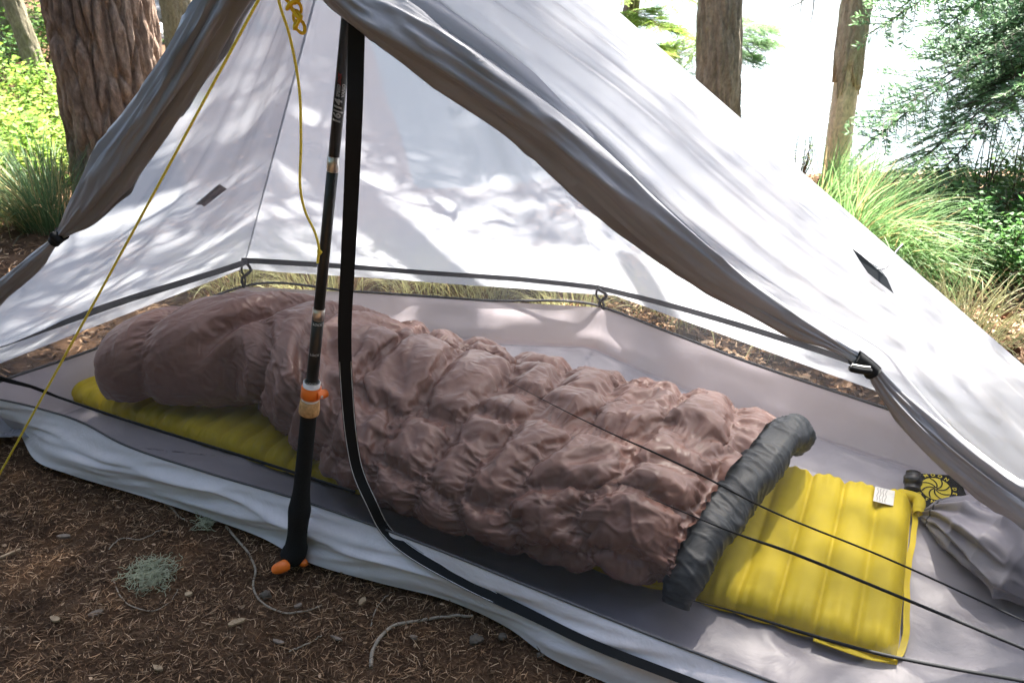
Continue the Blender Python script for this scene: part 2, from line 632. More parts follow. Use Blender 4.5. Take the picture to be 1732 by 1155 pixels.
# front panel cloth
nu, nv = 200, 90
tt = np.linspace(0, 1, nu)
ridge = A[None] + (RC - A)[None] * tt[:, None]
arc = np.r_[0, np.cumsum(np.linalg.norm(np.diff(RCc, axis=0), axis=1))]
arc /= arc[-1]
inner = np.stack([np.interp(tt, arc, RCc[:, k]) for k in range(3)], -1)
nW = pnormal(A, RC, G)
if nW[1] > 0: nW = -nW
w = np.linspace(0, 1, nv)[None, :]
pts = inner[:, None] * (1 - w[..., None]) + ridge[:, None] * w[..., None]
T2 = tt[:, None]
bulge = 0.030 * np.sin(math.pi * w) * np.sin(math.pi * T2) ** 0.6
fold = 0.020 * np.sin(w * 17 + 2.5 * T2 + 1.2 * vnoise(T2 * 3, w * 2, 0, 4)) * np.exp(-w * 2.6) * np.sin(math.pi * T2) ** 0.5 \
    + 0.010 * vnoise(w * 18 + T2 * 2, T2 * 2.0, 3, 6) * np.sin(math.pi * T2) ** 0.5
lob = np.clip(w / 0.05, 0, 1) * np.clip((1 - w) / 0.05, 0, 1)
pts = pts + nW * ((bulge + fold * lob)[..., None])
wing = mesh_obj('front_panel', pts.reshape(-1, 3), grid_faces(nu, nv), M['canopy'], tent)
wing['label'] = 'outer face of the right front canopy'


WING_BVH = BVHTree.FromPolygons([Vector(p) for p in pts.reshape(-1, 3)], [tuple(int(i) for i in f) for f in grid_faces(nu, nv)])


def wing_at(u, v):
    """the place on the front panel that a pixel looks at"""
    d = unit(ray(u, v))
    hit = WING_BVH.ray_cast(Vector(CO), Vector(d))[0]
    return np.array(hit) if hit is not None else near_line(u, v, A, RC)


# --- seams, hem, rear netting and the bathtub floor
seam_px_L = [(-140, 608), (0, 565), (200, 497), (409, 431)]
seam_px_B = [(411, 430), (560, 438), (720, 450), (880, 461), (1013, 475)]
seam_px_R = [(1017, 476), (1120, 500), (1230, 530), (1330, 560), (1430, 592), (1560, 640), (1700, 700)]


def seam_pts(px, P, n, off):
    if n[2] < 0: n = -n
    return np.array([on_plane(u, v, A, n) for u, v in px]) - n * off


def line(P, n):
    return spline(P, n)


pl = np.vstack([seam_pts(seam_px_L, A, nL, 0.022), seam_pts(seam_px_B, A, nB, 0.020), seam_pts(seam_px_R, A, nR, 0.020)])
seamline = spline(pl, 160)
tape_side = unit(np.cross(np.gradient(seamline, axis=0), np.array([-seamline[:, 0], -seamline[:, 1], CAM_H - seamline[:, 2]]).T))
ribbon('seam_tape', seamline, tape_side, np.interp(np.linspace(0, 1, 160), [0, 0.3, 0.45, 1], [0.019, 0.015, 0.0125, 0.014]), M['seam'], tent)
# ridge seams up to the peak
for P, n in ((BL, nL),):
    S = spline(np.array([P + (A - P) * f - np.array([0, 0, 0.006]) for f in np.linspace(0.03, 0.97, 12)]), 40)
    ribbon('ridge_seam', S, unit(np.cross(S[1] - S[0], CO - S[5])), 0.004, M['canopy'], tent)

sill_top_px = [(-180, 640), (-80, 662), (60, 690), (131, 712), (208, 752), (350, 800), (505, 846), (700, 915), (900, 995), (1100, 1075), (1300, 1152), (1600, 1270)]
sill_bot_px = [(-190, 668), (-80, 695), (20, 722), (70, 785), (120, 803), (250, 842), (370, 882), (440, 908), (520, 950), (640, 985), (760, 1016), (860, 1062), (930, 1112), (1030, 1156), (1250, 1262), (1560, 1390)]
sill_top = spline(np.array([Zp(u, v, 0.095) for u, v in sill_top_px]), 240, 1.0)
sill_bot = spline(np.array([Zp(u, v, 0.004) for u, v in sill_bot_px]), 240, 1.0)

rim_px = [(-60, 668), (26, 637), (156, 593), (290, 536), (410, 486), (414, 485), (600, 494), (820, 509), (1018, 520), (1024, 522), (1132, 563), (1250, 608), (1500, 692), (1732, 768), (1950, 850)]
rim_back = np.array([Zp(u, v, 0.12) for u, v in rim_px])
rim_right = np.array([[1.28, 1.05, 0.11], [1.15, 0.72, 0.10]])
rim = np.vstack([rim_back, rim_right, sill_top[::-1][::8]])
rim_s = []
closed = np.vstack([rim, rim[:1]])
dl = np.r_[0, np.cumsum(np.linalg.norm(np.diff(closed, axis=0), axis=1))]
NR = 420
tq = np.linspace(0, dl[-1], NR, endpoint=False)
rim_s = np.stack([np.interp(tq, dl, closed[:, k]) for k in range(3)], -1)
ctr = np.array([0.0, 1.42, 0.0])
base = rim_s.copy()
inw = unit((ctr - rim_s) * np.array([1, 1, 0]))
base = rim_s + inw * 0.045
base[:, 2] = 0.014
rings = np.r_[np.linspace(0.0, 0.9, 60)[1:], np.linspace(0.91, 1.0, 10)]
RV = []
for q in rings:
    RV.append(ctr + (base - ctr) * q)
for q in np.linspace(0.06, 1, 16):
    b = base * (1 - q) + rim_s * q
    b = b - inw * 0.012 * math.sin(math.pi * q)
    RV.append(b)
RV = np.array(RV)
# wrinkles: long creases on the floor, buckles in the wall
X, Y = RV[..., 0], RV[..., 1]
cre = 0.006 * fbm(X * 4 + Y * 2, Y * 5 - X * 2, 0, 4, 31) + 0.0050 * (1 - np.abs(fbm(X * 6 + 2 * Y, Y * 7, 1.0, 3, 33))) ** 3
RV[:69, :, 2] = 0.013 + np.clip(cre[:69] + 0.002, -0.004, 0.03)
wb = 0.012 * vnoise(np.arange(NR)[None] * 0.16, np.linspace(0, 2, 16)[:, None], 2, 41) * np.sin(np.linspace(0, math.pi, 16))[:, None]
RV[69:] += (inw[None] * wb[..., None])
RV = np.concatenate([np.broadcast_to(RV[0].mean(0), RV[0].shape)[None], RV], 0)
o = mesh_obj('floor', RV.reshape(-1, 3), grid_faces(len(RV), NR, close_v=True), M['floor'], tent)
o['label'] = 'grey bathtub floor with upright edges'
o.data.materials.append(M['wallfab'])
o.data.polygons.foreach_set('material_index', np.repeat((np.arange(len(RV) - 1) >= 67).astype(np.int32), NR))
rim_loop = spline(rim_back, 140, 1.0)
tube('floor_edge_piping', rim_loop + np.array([0, 0, 0.002]), 0.0035, M['seam'], tent, 6)

# rear netting between the floor's rim and the canopy seam
k = 160
rb = spline(rim_back, k, 1.0)
m0 = np.interp(np.linspace(0, 1, k), np.linspace(0, 1, 160), np.arange(160))
sm = spline(pl, k, 1.0)
# match corners by image column so that the net hangs straight
def proj_u(P):
    q = P - CO
    return q[:, 0] / (q[:, 1] * math.cos(PITCH) - q[:, 2] * math.sin(PITCH))
us = np.linspace(max(proj_u(rb)[0], proj_u(sm)[0]), min(proj_u(rb)[-1], proj_u(sm)[-1]), k)
rb2 = np.stack([np.interp(us, proj_u(rb), rb[:, j]) for j in range(3)], -1)
sm2 = np.stack([np.interp(us, proj_u(sm), sm[:, j]) for j in range(3)], -1)
f = np.linspace(0, 1, 10)[None, :, None]
NV = rb2[:, None] * (1 - f) + sm2[:, None] * f
NV[..., 1] += 0.01 * np.sin(math.pi * f[..., 0])
mesh_obj('rear_netting', NV.reshape(-1, 3), grid_faces(k, 10), M['net2'], tent)
for (u0, v0), (u1, v1), Ps in (((410, 432), (413, 486), BL), ((1015, 476), (1021, 521), BR)):
    p0 = sm2[np.argmin(np.abs(us * F_PX + 866 - u0))] + np.array([0, -0.006, 0])
    p1 = rb2[np.argmin(np.abs(us * F_PX + 866 - u1))] + np.array([0, -0.006, 0])
    for wob, rad in ((0.018, 0.0045), (-0.008, 0.003)):
        S = spline(np.array([p0, p0 * 0.65 + p1 * 0.35 + [wob, 0, 0], p0 * 0.3 + p1 * 0.7 + [-wob * 0.4, 0, 0], p1]), 16)
        tube('corner_cord', S, rad, M['seam'], tent, 6)

# front sill: the outer cloth strip from the netting down to the ground
n, mcr = 240, 34
qv = np.linspace(0, 1, mcr)[None, :]
iu = np.linspace(0, 1, n)[:, None]
SV = sill_top[:, None] * (1 - qv[..., None]) + sill_bot[:, None] * qv[..., None]
outw = np.array([-0.43, -0.90, 0.0])
s_m = np.r_[0, np.cumsum(np.linalg.norm(np.diff(sill_top, axis=0), axis=1))][:, None]
bul = 0.010 * np.sin(math.pi * qv ** 0.8) + 0.009 * np.sin(math.pi * qv) * vnoise(s_m * 5 + qv * 2.4, qv * 2.0, 0, 51) \
    + 0.006 * np.sin(math.pi * qv) * vnoise(s_m * 14 + qv * 6, qv * 4, 0, 52) \
    + 0.009 * np.exp(-((qv - 0.45 - 0.25 * vnoise(s_m * 2.2, 0, 0, 55)) / 0.07) ** 2) * np.clip(vnoise(s_m * 3, 1, 0, 56) + 0.4, 0, 1)
SV = SV + outw * bul[..., None]
SV[..., 2] += 0.006 * np.sin(math.pi * qv) * vnoise(s_m * 9, qv * 3, 5, 53)
SV[..., 2] = np.maximum(SV[..., 2], 0.003)
o = mesh_obj('front_sill', SV.reshape(-1, 3), grid_faces(n, mcr), M['sill'], tent)
o['label'] = 'pale grey outer strip along the front edge of the floor'


def sill_at(u, v, lift=0.004):
    P = SV.reshape(-1, 3)
    d = unit(ray(u, v))
    q = P - CO
    s = q @ d
    dist = np.linalg.norm(q - s[:, None] * d, axis=1)
    i = np.argsort(dist)[:3]
    return CO + d * (float(np.mean(s[i])) - lift)


# front netting: from the sill up to the door rolls and the peak
_u = (RCc - CO)[:, 0] / ((RCc - CO)[:, 1] * math.cos(PITCH) - (RCc - CO)[:, 2] * math.sin(PITCH)) * F_PX + 866
_u[:3] = 0
kr = int(np.argmax(_u > 640))
top = np.vstack([LCc[::-1][::4], RCc[kr::5]])
ia = len(LCc[::4])
sa = np.r_[0, np.cumsum(np.linalg.norm(np.diff(sill_top, axis=0), axis=1))]
sa /= sa[-1]
fa = 0.52
nn_ = 120
tl = np.linspace(0, 1, ia)
pb = np.r_[np.linspace(0, fa, ia), np.linspace(fa, 1, len(top) - ia)]
bot = np.stack([np.interp(pb, sa, sill_top[:, j]) for j in range(3)], -1)
f = np.linspace(0, 1, 40)[None, :, None]
FV = bot[:, None] * (1 - f) + top[:, None] * f
FN = FV
net = mesh_obj('front_netting', FV.reshape(-1, 3), grid_faces(len(top), 40), M['net'], tent)
net['label'] = 'fine dark insect netting across the doorway'


def net_at(u, v, lift=0.003):
    P = FN.reshape(-1, 3)
    d = unit(ray(u, v))
    q = P - CO
    s = q @ d
    dist = np.linalg.norm(q - s[:, None] * d, axis=1)
    i = np.argsort(dist)[:4]
    wgt = 1 / (dist[i] + 1e-4)
    return CO + d * (float((s[i] * wgt).sum() / wgt.sum()) - lift)


tube('sill_seam', sill_top + np.array([0, 0, 0.002]), 0.0022, M['seam'], tent, 6)
# cords and zip lines stitched into the netting
for px, rad in (([(-30, 628), (40, 650), (100, 672), (250, 722), (400, 768), (600, 832)], 0.0028),
                ([(860, 645), (960, 697), (1050, 740), (1100, 762), (1180, 800), (1300, 862), (1500, 944), (1732, 1050), (1850, 1105)], 0.0015),
                ([(1090, 838), (1240, 900), (1340, 935), (1500, 1000), (1620, 1050), (1732, 1097), (1830, 1140)], 0.0024),
                ([(1150, 1010), (1250, 1036), (1400, 1082), (1500, 1108), (1620, 1132), (1732, 1152), (1830, 1175)], 0.0026)):
    S = spline(np.array([net_at(u, v) for u, v in px]), 40)
    tube('netting_cord', S, rad * np.clip(np.linspace(0.15, 3.0, 40), 0, 1) if px[0][0] > 0 else rad, M['black'], tent, 6)
S = spline(np.array([net_at(u, v) for u, v in [(-60, 620), (0, 640), (60, 656), (110, 676)]]), 24)
ribbon('netting_tape', S, np.array([0, 0, 1.0]), np.linspace(0.016, 0.004, 24), M['black'], tent)

# black strap of the netting door: hangs from the peak, bends at the sill and runs off along it
strap_px = [(607, -60), (604, 20), (600, 180), (594, 330), (588, 450), (583, 560), (586, 650), (594, 740), (606, 800), (628, 850), (652, 896), (690, 930), (780, 982), (900, 1040), (1000, 1088), (1180, 1158), (1380, 1240)]
SP = []
for u, v in strap_px:
    if v < 880:
        q = net_at(u, max(v, 60), 0.03) if v > 60 else Yp(u, v, 1.12)
        q = Yp(u, v, q[1] if v > 60 else 1.12)
    else:
        q = sill_at(u, v, 0.004)
    SP.append(q)
SP = spline(np.array(SP), 150)
cs = unit(np.cross(np.gradient(SP, axis=0), CO - SP))
wd = np.interp(np.linspace(0, 1, 150), [0, 0.55, 0.72, 0.80, 1], [0.0210, 0.0205, 0.0195, 0.015, 0.013])
strap = ribbon('door_strap', SP, cs, wd, M['black'], tent, 0.0014)
for sgn in (-1, 1):
    st = SP[52:112] + cs[52:112] * (sgn * (wd[52:112] / 2 - 0.0015))[:, None] + unit(CO - SP[52:112]) * 0.0012
    tube('strap_stitching', st[::2], 0.0006, M['thread'], strap if False else tent, 4)

# tie-back toggles
tg = near_line(1463, 620, RA, G)
tdir = unit(RCc[np.argmin(np.linalg.norm(RCc - tg, axis=1)) + 4] - RCc[np.argmin(np.linalg.norm(RCc - tg, axis=1)) - 4])
i0 = np.argmin(np.linalg.norm(RCc - tg, axis=1))
bandV, bandF = tube_geo(RCc[i0 - 5:i0 + 5], RCr[i0 - 5:i0 + 5] * np.r_[1.55, 1.5, 1.45, 1.4, 1.35, 1.35, 1.3, 1.3, 1.3, 1.3] + 0.002, 16)
tb = mesh_obj('tie_back_loop', bandV, bandF, M['black'], tent)
tc = tg + unit(CO - tg) * 0.030
S = spline(np.array([near_line(1437, 622, RA, G), near_line(1455, 626, RA, G), near_line(1474, 628, RA, G)]), 12) + unit(CO - tg) * 0.028
tube('toggle', S, np.r_[0.003, np.full(10, 0.0055), 0.003], M['black'], tent, 10)
tube('toggle_cord', S[1:-1] + np.array([0, 0, 0.006]), 0.0016, mat_plain('white_cord', (0.6, 0.6, 0.58), 0.7), tent, 6)
lg = near_line(94, 402, LA, LC)
i0 = np.argmin(np.linalg.norm(LCc - lg, axis=1))
bandV, bandF = tube_geo(LCc[i0 - 3:i0 + 3], LCr[i0 - 3:i0 + 3] * 1.35 + 0.002, 14)
mesh_obj('tie_back_loop', bandV, bandF, M['black'], tent)
S = spline(np.array([near_line(86, 394, LA, LC), near_line(96, 404, LA, LC), near_line(103, 410, LA, LC)]), 8) + unit(CO - lg) * 0.02
tube('toggle', S, np.r_[0.003, np.full(6, 0.007), 0.003], M['black'], tent, 10)

# panel pull-out: pointed dark patch with a cord loop
pc = [(1441, 420), (1453, 440), (1468, 462), (1490, 480), (1512, 497), (1500, 470), (1488, 452), (1470, 443), (1456, 431)]
off = nW * 0.006
o = mesh_obj('pull_out_patch', np.array([wing_at(u, v) - unit(ray(u, v)) * 0.012 for u, v in pc]), [tuple(range(len(pc)))], mat_plain('slate_patch', (0.014, 0.018, 0.021), 0.6), tent, False)
S = spline(np.array([wing_at(1474, 458) + off, wing_at(1484, 460) + nW * 0.014, wing_at(1486, 440) + nW * 0.03, wing_at(1491, 432) + nW * 0.035, wing_at(1488, 446) + nW * 0.02, wing_at(1483, 461) + nW * 0.010]), 30)
tube('pull_out_loop', S, 0.0011, mat_plain('grey_cord', (0.35, 0.36, 0.38), 0.7), tent, 6)

# small stitched patch on the left side panel
if nL[2] < 0: nL = -nL
o = mesh_obj('stitched_patch', np.array([on_plane(u, v, A, nL) - nL * 0.034 for u, v in ((318, 318), (333, 327), (371, 297), (357, 287))]), [(0, 1, 2, 3)], M['patch'], tent, False)

# ---------------------------------------------------------------- sleeping pad
PD, PN, P0 = np.array([0.901, -0.434, 0.0]), np.array([0.434, 0.901, 0.0]), np.array([-1.099, 1.769, 0.0])


def pad_xyz(a, b, z):
    a, b, z = np.broadcast_arrays(np.asarray(a, float), np.asarray(b, float), np.asarray(z, float))
    return P0 + a[..., None] * PD + b[..., None] * PN + z[..., None] * np.array([0, 0, 1.0])


pad = empty('sleeping_pad', pad_xyz(0.9, 0.22, 0.0))
tag(pad, 'yellow inflatable sleeping pad with crosswise air tubes under the sleeping bag', 'sleeping pad')
PL, PW, TUBE = 1.885, 0.455, 0.0628
na, nb = 520, 96
aa = np.linspace(0, PL, na)
ph = (aa / TUBE) % 1.0
# width tapers to a rounded foot
wid = PW * (1 - 0.30 * np.clip((0.28 - aa) / 0.28, 0, 1) ** 2.2)
b0 = (PW - wid) * 0.12
rndr = np.clip(np.minimum(aa, PL - aa) / 0.03, 0, 1)
tubep = np.abs(np.sin(math.pi * ph)) ** 0.5
bb = np.linspace(0, 1, nb)
Bn, An = np.meshgrid(bb, aa)
edge = np.minimum(Bn, 1 - Bn) * wid[:, None]
round_ = np.sqrt(np.clip(1 - (1 - np.clip(edge / 0.034, 0, 1)) ** 2, 0, 1))
tp = tubep[:, None]
endsc = np.clip(edge / 0.05, 0, 1)
zt = 0.022 + 0.036 * round_ * np.sqrt(np.clip(1 - (1 - rndr[:, None]) ** 2, 0, 1)) * (0.60 + 0.40 * tp) + 0.003 * vnoise(An * 9, Bn * 4, 0, 61)
# puckers where the tubes end
zt += 0.004 * round_ * np.exp(-edge / 0.035) * np.sin(An * 2 * math.pi / TUBE * 3 + 1.5 * vnoise(An * 14, 0, 0, 62))
bo = b0[:, None] + Bn * wid[:, None] + (Bn - 0.5) * 2 * 0.006 * (tp - 0.6) * (1 - endsc)
topv = pad_xyz(An, bo, zt)
zb = np.full_like(zt, 0.021) + 0.0 * zt
zb = 0.030 - 0.012 * round_
botv = pad_xyz(An, bo, zb)
Vp = np.vstack([topv.reshape(-1, 3), botv.reshape(-1, 3)])
ft = grid_faces(na, nb)
fb = grid_faces(na, nb)[:, ::-1] + na * nb
edgeloop = list(range(0, nb)) + [i * nb + nb - 1 for i in range(1, na)] + [(na - 1) * nb + j for j in range(nb - 2, -1, -1)] + [i * nb for i in range(na - 2, 0, -1)]
el = np.array(edgeloop)
el2 = np.roll(el, -1)
fs = np.stack([el, el2, el2 + na * nb, el + na * nb], -1)
t = NT('yellow_pad_nylon')
v = t.coord()
f0 = t.noise(22, 4, 0.6, v)
c = t.ramp(f0, [(0.3, (0.47, 0.36, 0.012)), (0.7, (0.57, 0.44, 0.018))])
padm = t.done(t.principled(rough=0.66, spec=0.25, color_link=c, normal=t.bump(t.noise(700, 2, 0.5, v), 0.12, 0.0006, t.bump(t.ridged(18, 3, v, 0.8), 0.25, 0.004, t.bump(f0, 0.2, 0.004)))))
mesh_obj('mattress', Vp, np.vstack([ft[:, ::-1], fb[:, ::-1], fs]), padm, pad)
# welded rim flange round the end
fl = spline(np.array([pad_xyz(PL - 0.12, -0.004, 0.026), pad_xyz(PL - 0.02, -0.003, 0.026), pad_xyz(PL + 0.006, 0.02, 0.026), pad_xyz(PL + 0.008, 0.22, 0.027), pad_xyz(PL + 0.006, PW - 0.02, 0.026), pad_xyz(PL - 0.02, PW + 0.005, 0.026), pad_xyz(PL - 0.1, PW + 0.005, 0.026)]), 70)
fl += PD * (0.0006 * np.sin(np.arange(70) * 1.1) - 0.005)[:, None]
ribbon('welded_rim', fl, unit(np.cross(np.gradient(fl, axis=0), [0, 0, 1.0])), 0.010, padm, pad, 0.002)
# printed label
a0, b_0 = PL - 0.072, PW - 0.085
q = [(0, 0), (0.036, 0), (0.036, 0.052), (0, 0.052)]
zz = 0.0625
lab = mesh_obj('label', np.array([pad_xyz(a0 + x, b_0 + y, zz) for x, y in q]), [(0, 1, 2, 3)], mat_plain('white_print', (0.55, 0.54, 0.5), 0.6), pad, False)
grey = mat_plain('grey_print', (0.30, 0.29, 0.28), 0.6)
for i in range(4):
    S = pad_xyz(a0 + 0.006 + i * 0.005 + 0.001 * np.sin(np.arange(14) * 0.9 + i), b_0 + 0.004 + np.linspace(0, 0.044, 14), zz + 0.0006)
    ribbon('printed_line', S, PD, 0.0016, grey, lab, 0.0004)
# valve
vb = pad_xyz(PL - 0.004, PW + 0.010, 0.048)
vd = unit(np.array([0.25, 0.75, 0.62]))
vq = np.array([vb + vd * s for s in (0.0, 0.012, 0.0121, 0.026, 0.0262, 0.036)])
tube('valve', vq, [0.015, 0.015, 0.0175, 0.0175, 0.014, 0.014], mat_plain('black_plastic', (0.012, 0.012, 0.013), 0.35, 0.5, scale=200), pad, 20)
tube('valve_cap', np.array([vb + vd * 0.0355, vb + vd * 0.0385]), [0.0105, 0.0098], mat_plain('grey_plastic', (0.25, 0.25, 0.25), 0.4), pad, 20)
cn = spline(np.array([pad_xyz(PL - 0.03, PW - 0.005, 0.04), pad_xyz(PL + 0.008, PW - 0.01, 0.04), pad_xyz(PL + 0.012, PW - 0.05, 0.035)]), 14)
tube('corner_tab', cn, np.r_[0.008, np.full(12, 0.012), 0.008], padm, pad, 12)

# ---------------------------------------------------------------- sleeping bag (cloth relaxed over a body, pinned at its stitching)
STAGES = ((144, 84, 160, 0.00001, 0.20, 0.003, 4.0), (288, 168, 120, 0.0, 0.07, 0.0022, 4.0), (520, 300, 60, 0.0, 0.05, 0.0008, 4.0))
EXS, EXF = 0.17, 0.15
bag = empty('sleeping_bag', pad_xyz(0.9, 0.2, 0.06))
tag(bag, 'puffy brown down sleeping bag with dark collar lying on the yellow pad', 'sleeping bag')
st = np.array([  # a, centre b, half width, top z
    (0.150, 0.065, 0.030, 0.175), (0.168, 0.068, 0.070, 0.205), (0.210, 0.085, 0.100, 0.235), (0.30, 0.120, 0.120, 0.266),
    (0.42, 0.170, 0.130, 0.288), (0.50, 0.212, 0.132, 0.285), (0.58, 0.232, 0.160, 0.275), (0.70, 0.222, 0.205, 0.252),
    (0.90, 0.198, 0.266, 0.220), (1.15, 0.190, 0.292, 0.195), (1.38, 0.200, 0.290, 0.196), (1.52, 0.202, 0.274, 0.200), (1.60, 0.200, 0.256, 0.170)])


def bag_base(NS, NPH):
    s = np.linspace(0, 1, NS)
    a = st[0, 0] + (st[-1, 0] - st[0, 0]) * (s - 0.02 * np.sin(math.pi * s))

    def ip(k):
        m = np.gradient(st[:, k], st[:, 0])
        i = np.clip(np.searchsorted(st[:, 0], a, side='right') - 1, 0, len(st) - 2)
        h = st[i + 1, 0] - st[i, 0]
        q = (a - st[i, 0]) / h
        return ((2 * q ** 3 - 3 * q ** 2 + 1) * st[i, k] + (q ** 3 - 2 * q ** 2 + q) * h * m[i] + (-2 * q ** 3 + 3 * q ** 2) * st[i + 1, k] + (q ** 3 - q ** 2) * h * m[i + 1])
    bc, hw, zt = ip(1), ip(2), ip(3)
    ph = np.linspace(-0.20 * math.pi, 1.20 * math.pi, NPH)[None, :]
    zb = 0.062
    zc = zb + (zt - zb) * 0.40
    cx, sx = np.cos(ph), np.sin(ph)
    bx = -np.sign(cx) * np.abs(cx) ** 0.80
    up = np.where(sx > 0, np.abs(sx) ** 0.85, -np.abs(sx) ** 0.8)
    b = bc[:, None] + hw[:, None] * bx
    z = np.where(sx > 0, zc[:, None] + (zt - zc)[:, None] * up, zc[:, None] + (zc - zb)[:, None] * up)
    aa = np.broadcast_to(a[:, None], b.shape)
    # the open end lies slantwise, drawn back on the near side
    aa = aa - 0.065 * np.clip((0.42 - b) / 0.47, 0, 1) * (s ** 4)[:, None]
    # body under the quilt: shallow swells and hollows
    amp = np.clip(sx, 0, 1) * np.clip((a - 0.35) / 0.25, 0, 1)[:, None]
    z = z + amp * (0.022 * vnoise(aa * 4.2, b * 5.0, 0, 71) + 0.012 * vnoise(aa * 9, b * 9, 0, 72))
    # the throat sags between foot box and body
    z = z - 0.030 * np.exp(-((aa - 0.53 - 0.10 * bx) / 0.035) ** 2) * np.clip(0.8 - bx, 0, 1) * np.clip(sx + 0.2, 0, 1)
    return pad_xyz(aa, b, np.maximum(z, 0.058)), a, ph


def gridnormal(P):
    n = np.cross(np.gradient(P, axis=0), np.gradient(P, axis=1))
    if n[n.shape[0] // 2, n.shape[1] // 2, 2] < 0: n = -n
    return unit(n)


def stitch(NS, NPH):
    """distance to the nearest stitch line: crosswise chambers, broken by staggered lengthwise stitching"""
    base, a, ph = bag_base(NS, NPH)
    a = np.broadcast_to(a[:, None], (NS, NPH))
    phn = np.broadcast_to(np.linspace(0, 1, NPH)[None, :], (NS, NPH))
    cell = 0.122
    aw = a + 0.042 * vnoise(a * 3.1, phn * 4, 0, 81) + 0.016 * vnoise(a * 9, phn * 11, 0, 83) + 0.10 * (phn - 0.5) * np.clip((a - 0.5) / 0.5, 0, 1)
    q = (aw - 0.075) / cell
    row = np.floor(q)
    d1 = np.abs(q - np.round(q)) * cell
    k = 5.2
    col = phn * k + 0.5 * (row % 2) + 0.37 * np.sin(row * 2.1) + 0.30 * vnoise(a * 5, phn * 4, 0, 82)
    d2 = np.abs(col - np.round(col)) / k * 0.95
    foot = a < 0.50
    d1 = np.where(foot & (np.abs(aw - 0.33) > 0.05), 1.0, d1)
    d2 = np.where(a > 0.80, d2, 1.0)
    return d1, d2


def relax(P, base, N, pin, iters, fs, fp, press, soft, comp=0.8, floor=0.055, inset=0.005, hmax=0.021):
    """stretch-limited cloth, too large for the body, held at its stitching: it puffs and puckers"""
    P, base, Nf = P.astype(np.float32), base.astype(np.float32), N.astype(np.float32)
    Lu = (np.linalg.norm(np.diff(base, axis=0), axis=2)[..., None] * fs).astype(np.float32)
    Lv = (np.linalg.norm(np.diff(base, axis=1), axis=2)[..., None] * fp).astype(np.float32)
    Ld = np.sqrt(Lu[:, :-1] ** 2 + Lv[:-1] ** 2)
    tgt = base - Nf * inset
    pin = pin[..., None].astype(np.float32)
    for it in range(iters):
        P = P + Nf * press
        C = np.zeros_like(P)
        for A_, B_, L_, k in (((slice(1, None), slice(None)), (slice(None, -1), slice(None)), Lu, 1.0),
                              ((slice(None), slice(1, None)), (slice(None), slice(None, -1)), Lv, 1.0),
                              ((slice(1, None), slice(1, None)), (slice(None, -1), slice(None, -1)), Ld, 0.5),
                              ((slice(1, None), slice(None, -1)), (slice(None, -1), slice(1, None)), Ld, 0.5)):
            d = P[A_] - P[B_]
            l = np.sqrt((d * d).sum(2, keepdims=True)) + 1e-9
            e = (l - L_) / l
            e = np.where(e > 0, e * k, e * comp * k)
            c = d * (0.5 * e)
            C[B_] += c
            C[A_] -= c
        P = P + C * 0.40
        L = np.zeros_like(P)
        L[1:-1, 1:-1] = (P[2:, 1:-1] + P[:-2, 1:-1] + P[1:-1, 2:] + P[1:-1, :-2]) * 0.25 - P[1:-1, 1:-1]
        L2 = np.zeros_like(P)
        L2[1:-1, 1:-1] = (L[2:, 1:-1] + L[:-2, 1:-1] + L[1:-1, 2:] + L[1:-1, :-2]) * 0.25 - L[1:-1, 1:-1]
        P = P - L2 * soft
        P = P + (tgt - P) * pin
        # neither into the body nor far off it
        h = ((P - base) * Nf).sum(2, keepdims=True)
        P = P - Nf * np.minimum(h + inset * 1.3, 0) * 0.5 - Nf * np.maximum(h - hmax, 0) * 0.3
        P[..., 2] = np.maximum(P[..., 2], floor)
    return P.astype(np.float64)


def up2(P, NS, NPH):
    n0, n1 = P.shape[:2]
    x, y = np.linspace(0, n0 - 1, NS), np.linspace(0, n1 - 1, NPH)
    i = np.clip(x.astype(int), 0, n0 - 2); fx = (x - i)[:, None, None]
    j = np.clip(y.astype(int), 0, n1 - 2); fy = (y - j)[None, :, None]
    return (P[i][:, j] * (1 - fx) * (1 - fy) + P[i + 1][:, j] * fx * (1 - fy) + P[i][:, j + 1] * (1 - fx) * fy + P[i + 1][:, j + 1] * fx * fy)


P = None
for NS, NPH, its, press, soft, nz, wl in STAGES:
    base_, a_, _ = bag_base(NS, NPH)
    N_ = gridnormal(base_)
    d1, d2 = stitch(NS, NPH)
    stepw = 1.5 / NS
    pin = np.maximum(0.5 * (d1 < max(0.0032, stepw * 0.62)), 0.12 * (d2 < max(0.0032, stepw * 0.6)))
    noise_ = nz * vnoise(np.arange(NS)[:, None] / wl, np.arange(NPH)[None] / wl, 0, 91 + NS)[..., None]
    P = (base_ + N_ * 0.012 if P is None else up2(P, NS, NPH)) + N_ * noise_
    gs = np.clip((a_ - 0.36) / 0.30, 0.16, 1)
    ex = 1.0 + EXS * gs[:-1, None, None]
    ef = 1.0 + EXF * gs[:, None, None]
    P = relax(P, base_, N_, pin, its, ex, ef, press, soft)
# crumples of thin nylon: gathers that run off the stitching, sharp random creases elsewhere
d1, d2 = stitch(NS, NPH)
N_ = gridnormal(P)
A_, B_ = np.broadcast_to(a_[:, None], (NS, NPH)), np.linspace(0, 0.95, NPH)[None] + 0 * a_[:, None]
wx = 0.022 * vnoise(A_ * 13, B_ * 13, 0, 121) + 0.014 * vnoise(A_ * 31, B_ * 31, 0, 122)
wy = 0.022 * vnoise(A_ * 13 + 7, B_ * 13, 0, 123) + 0.014 * vnoise(A_ * 31 + 7, B_ * 31, 0, 124)


def crease(x, y, seed):
    return (1 - np.abs(vnoise(x, y, 0, seed))) ** 5 + 0.15


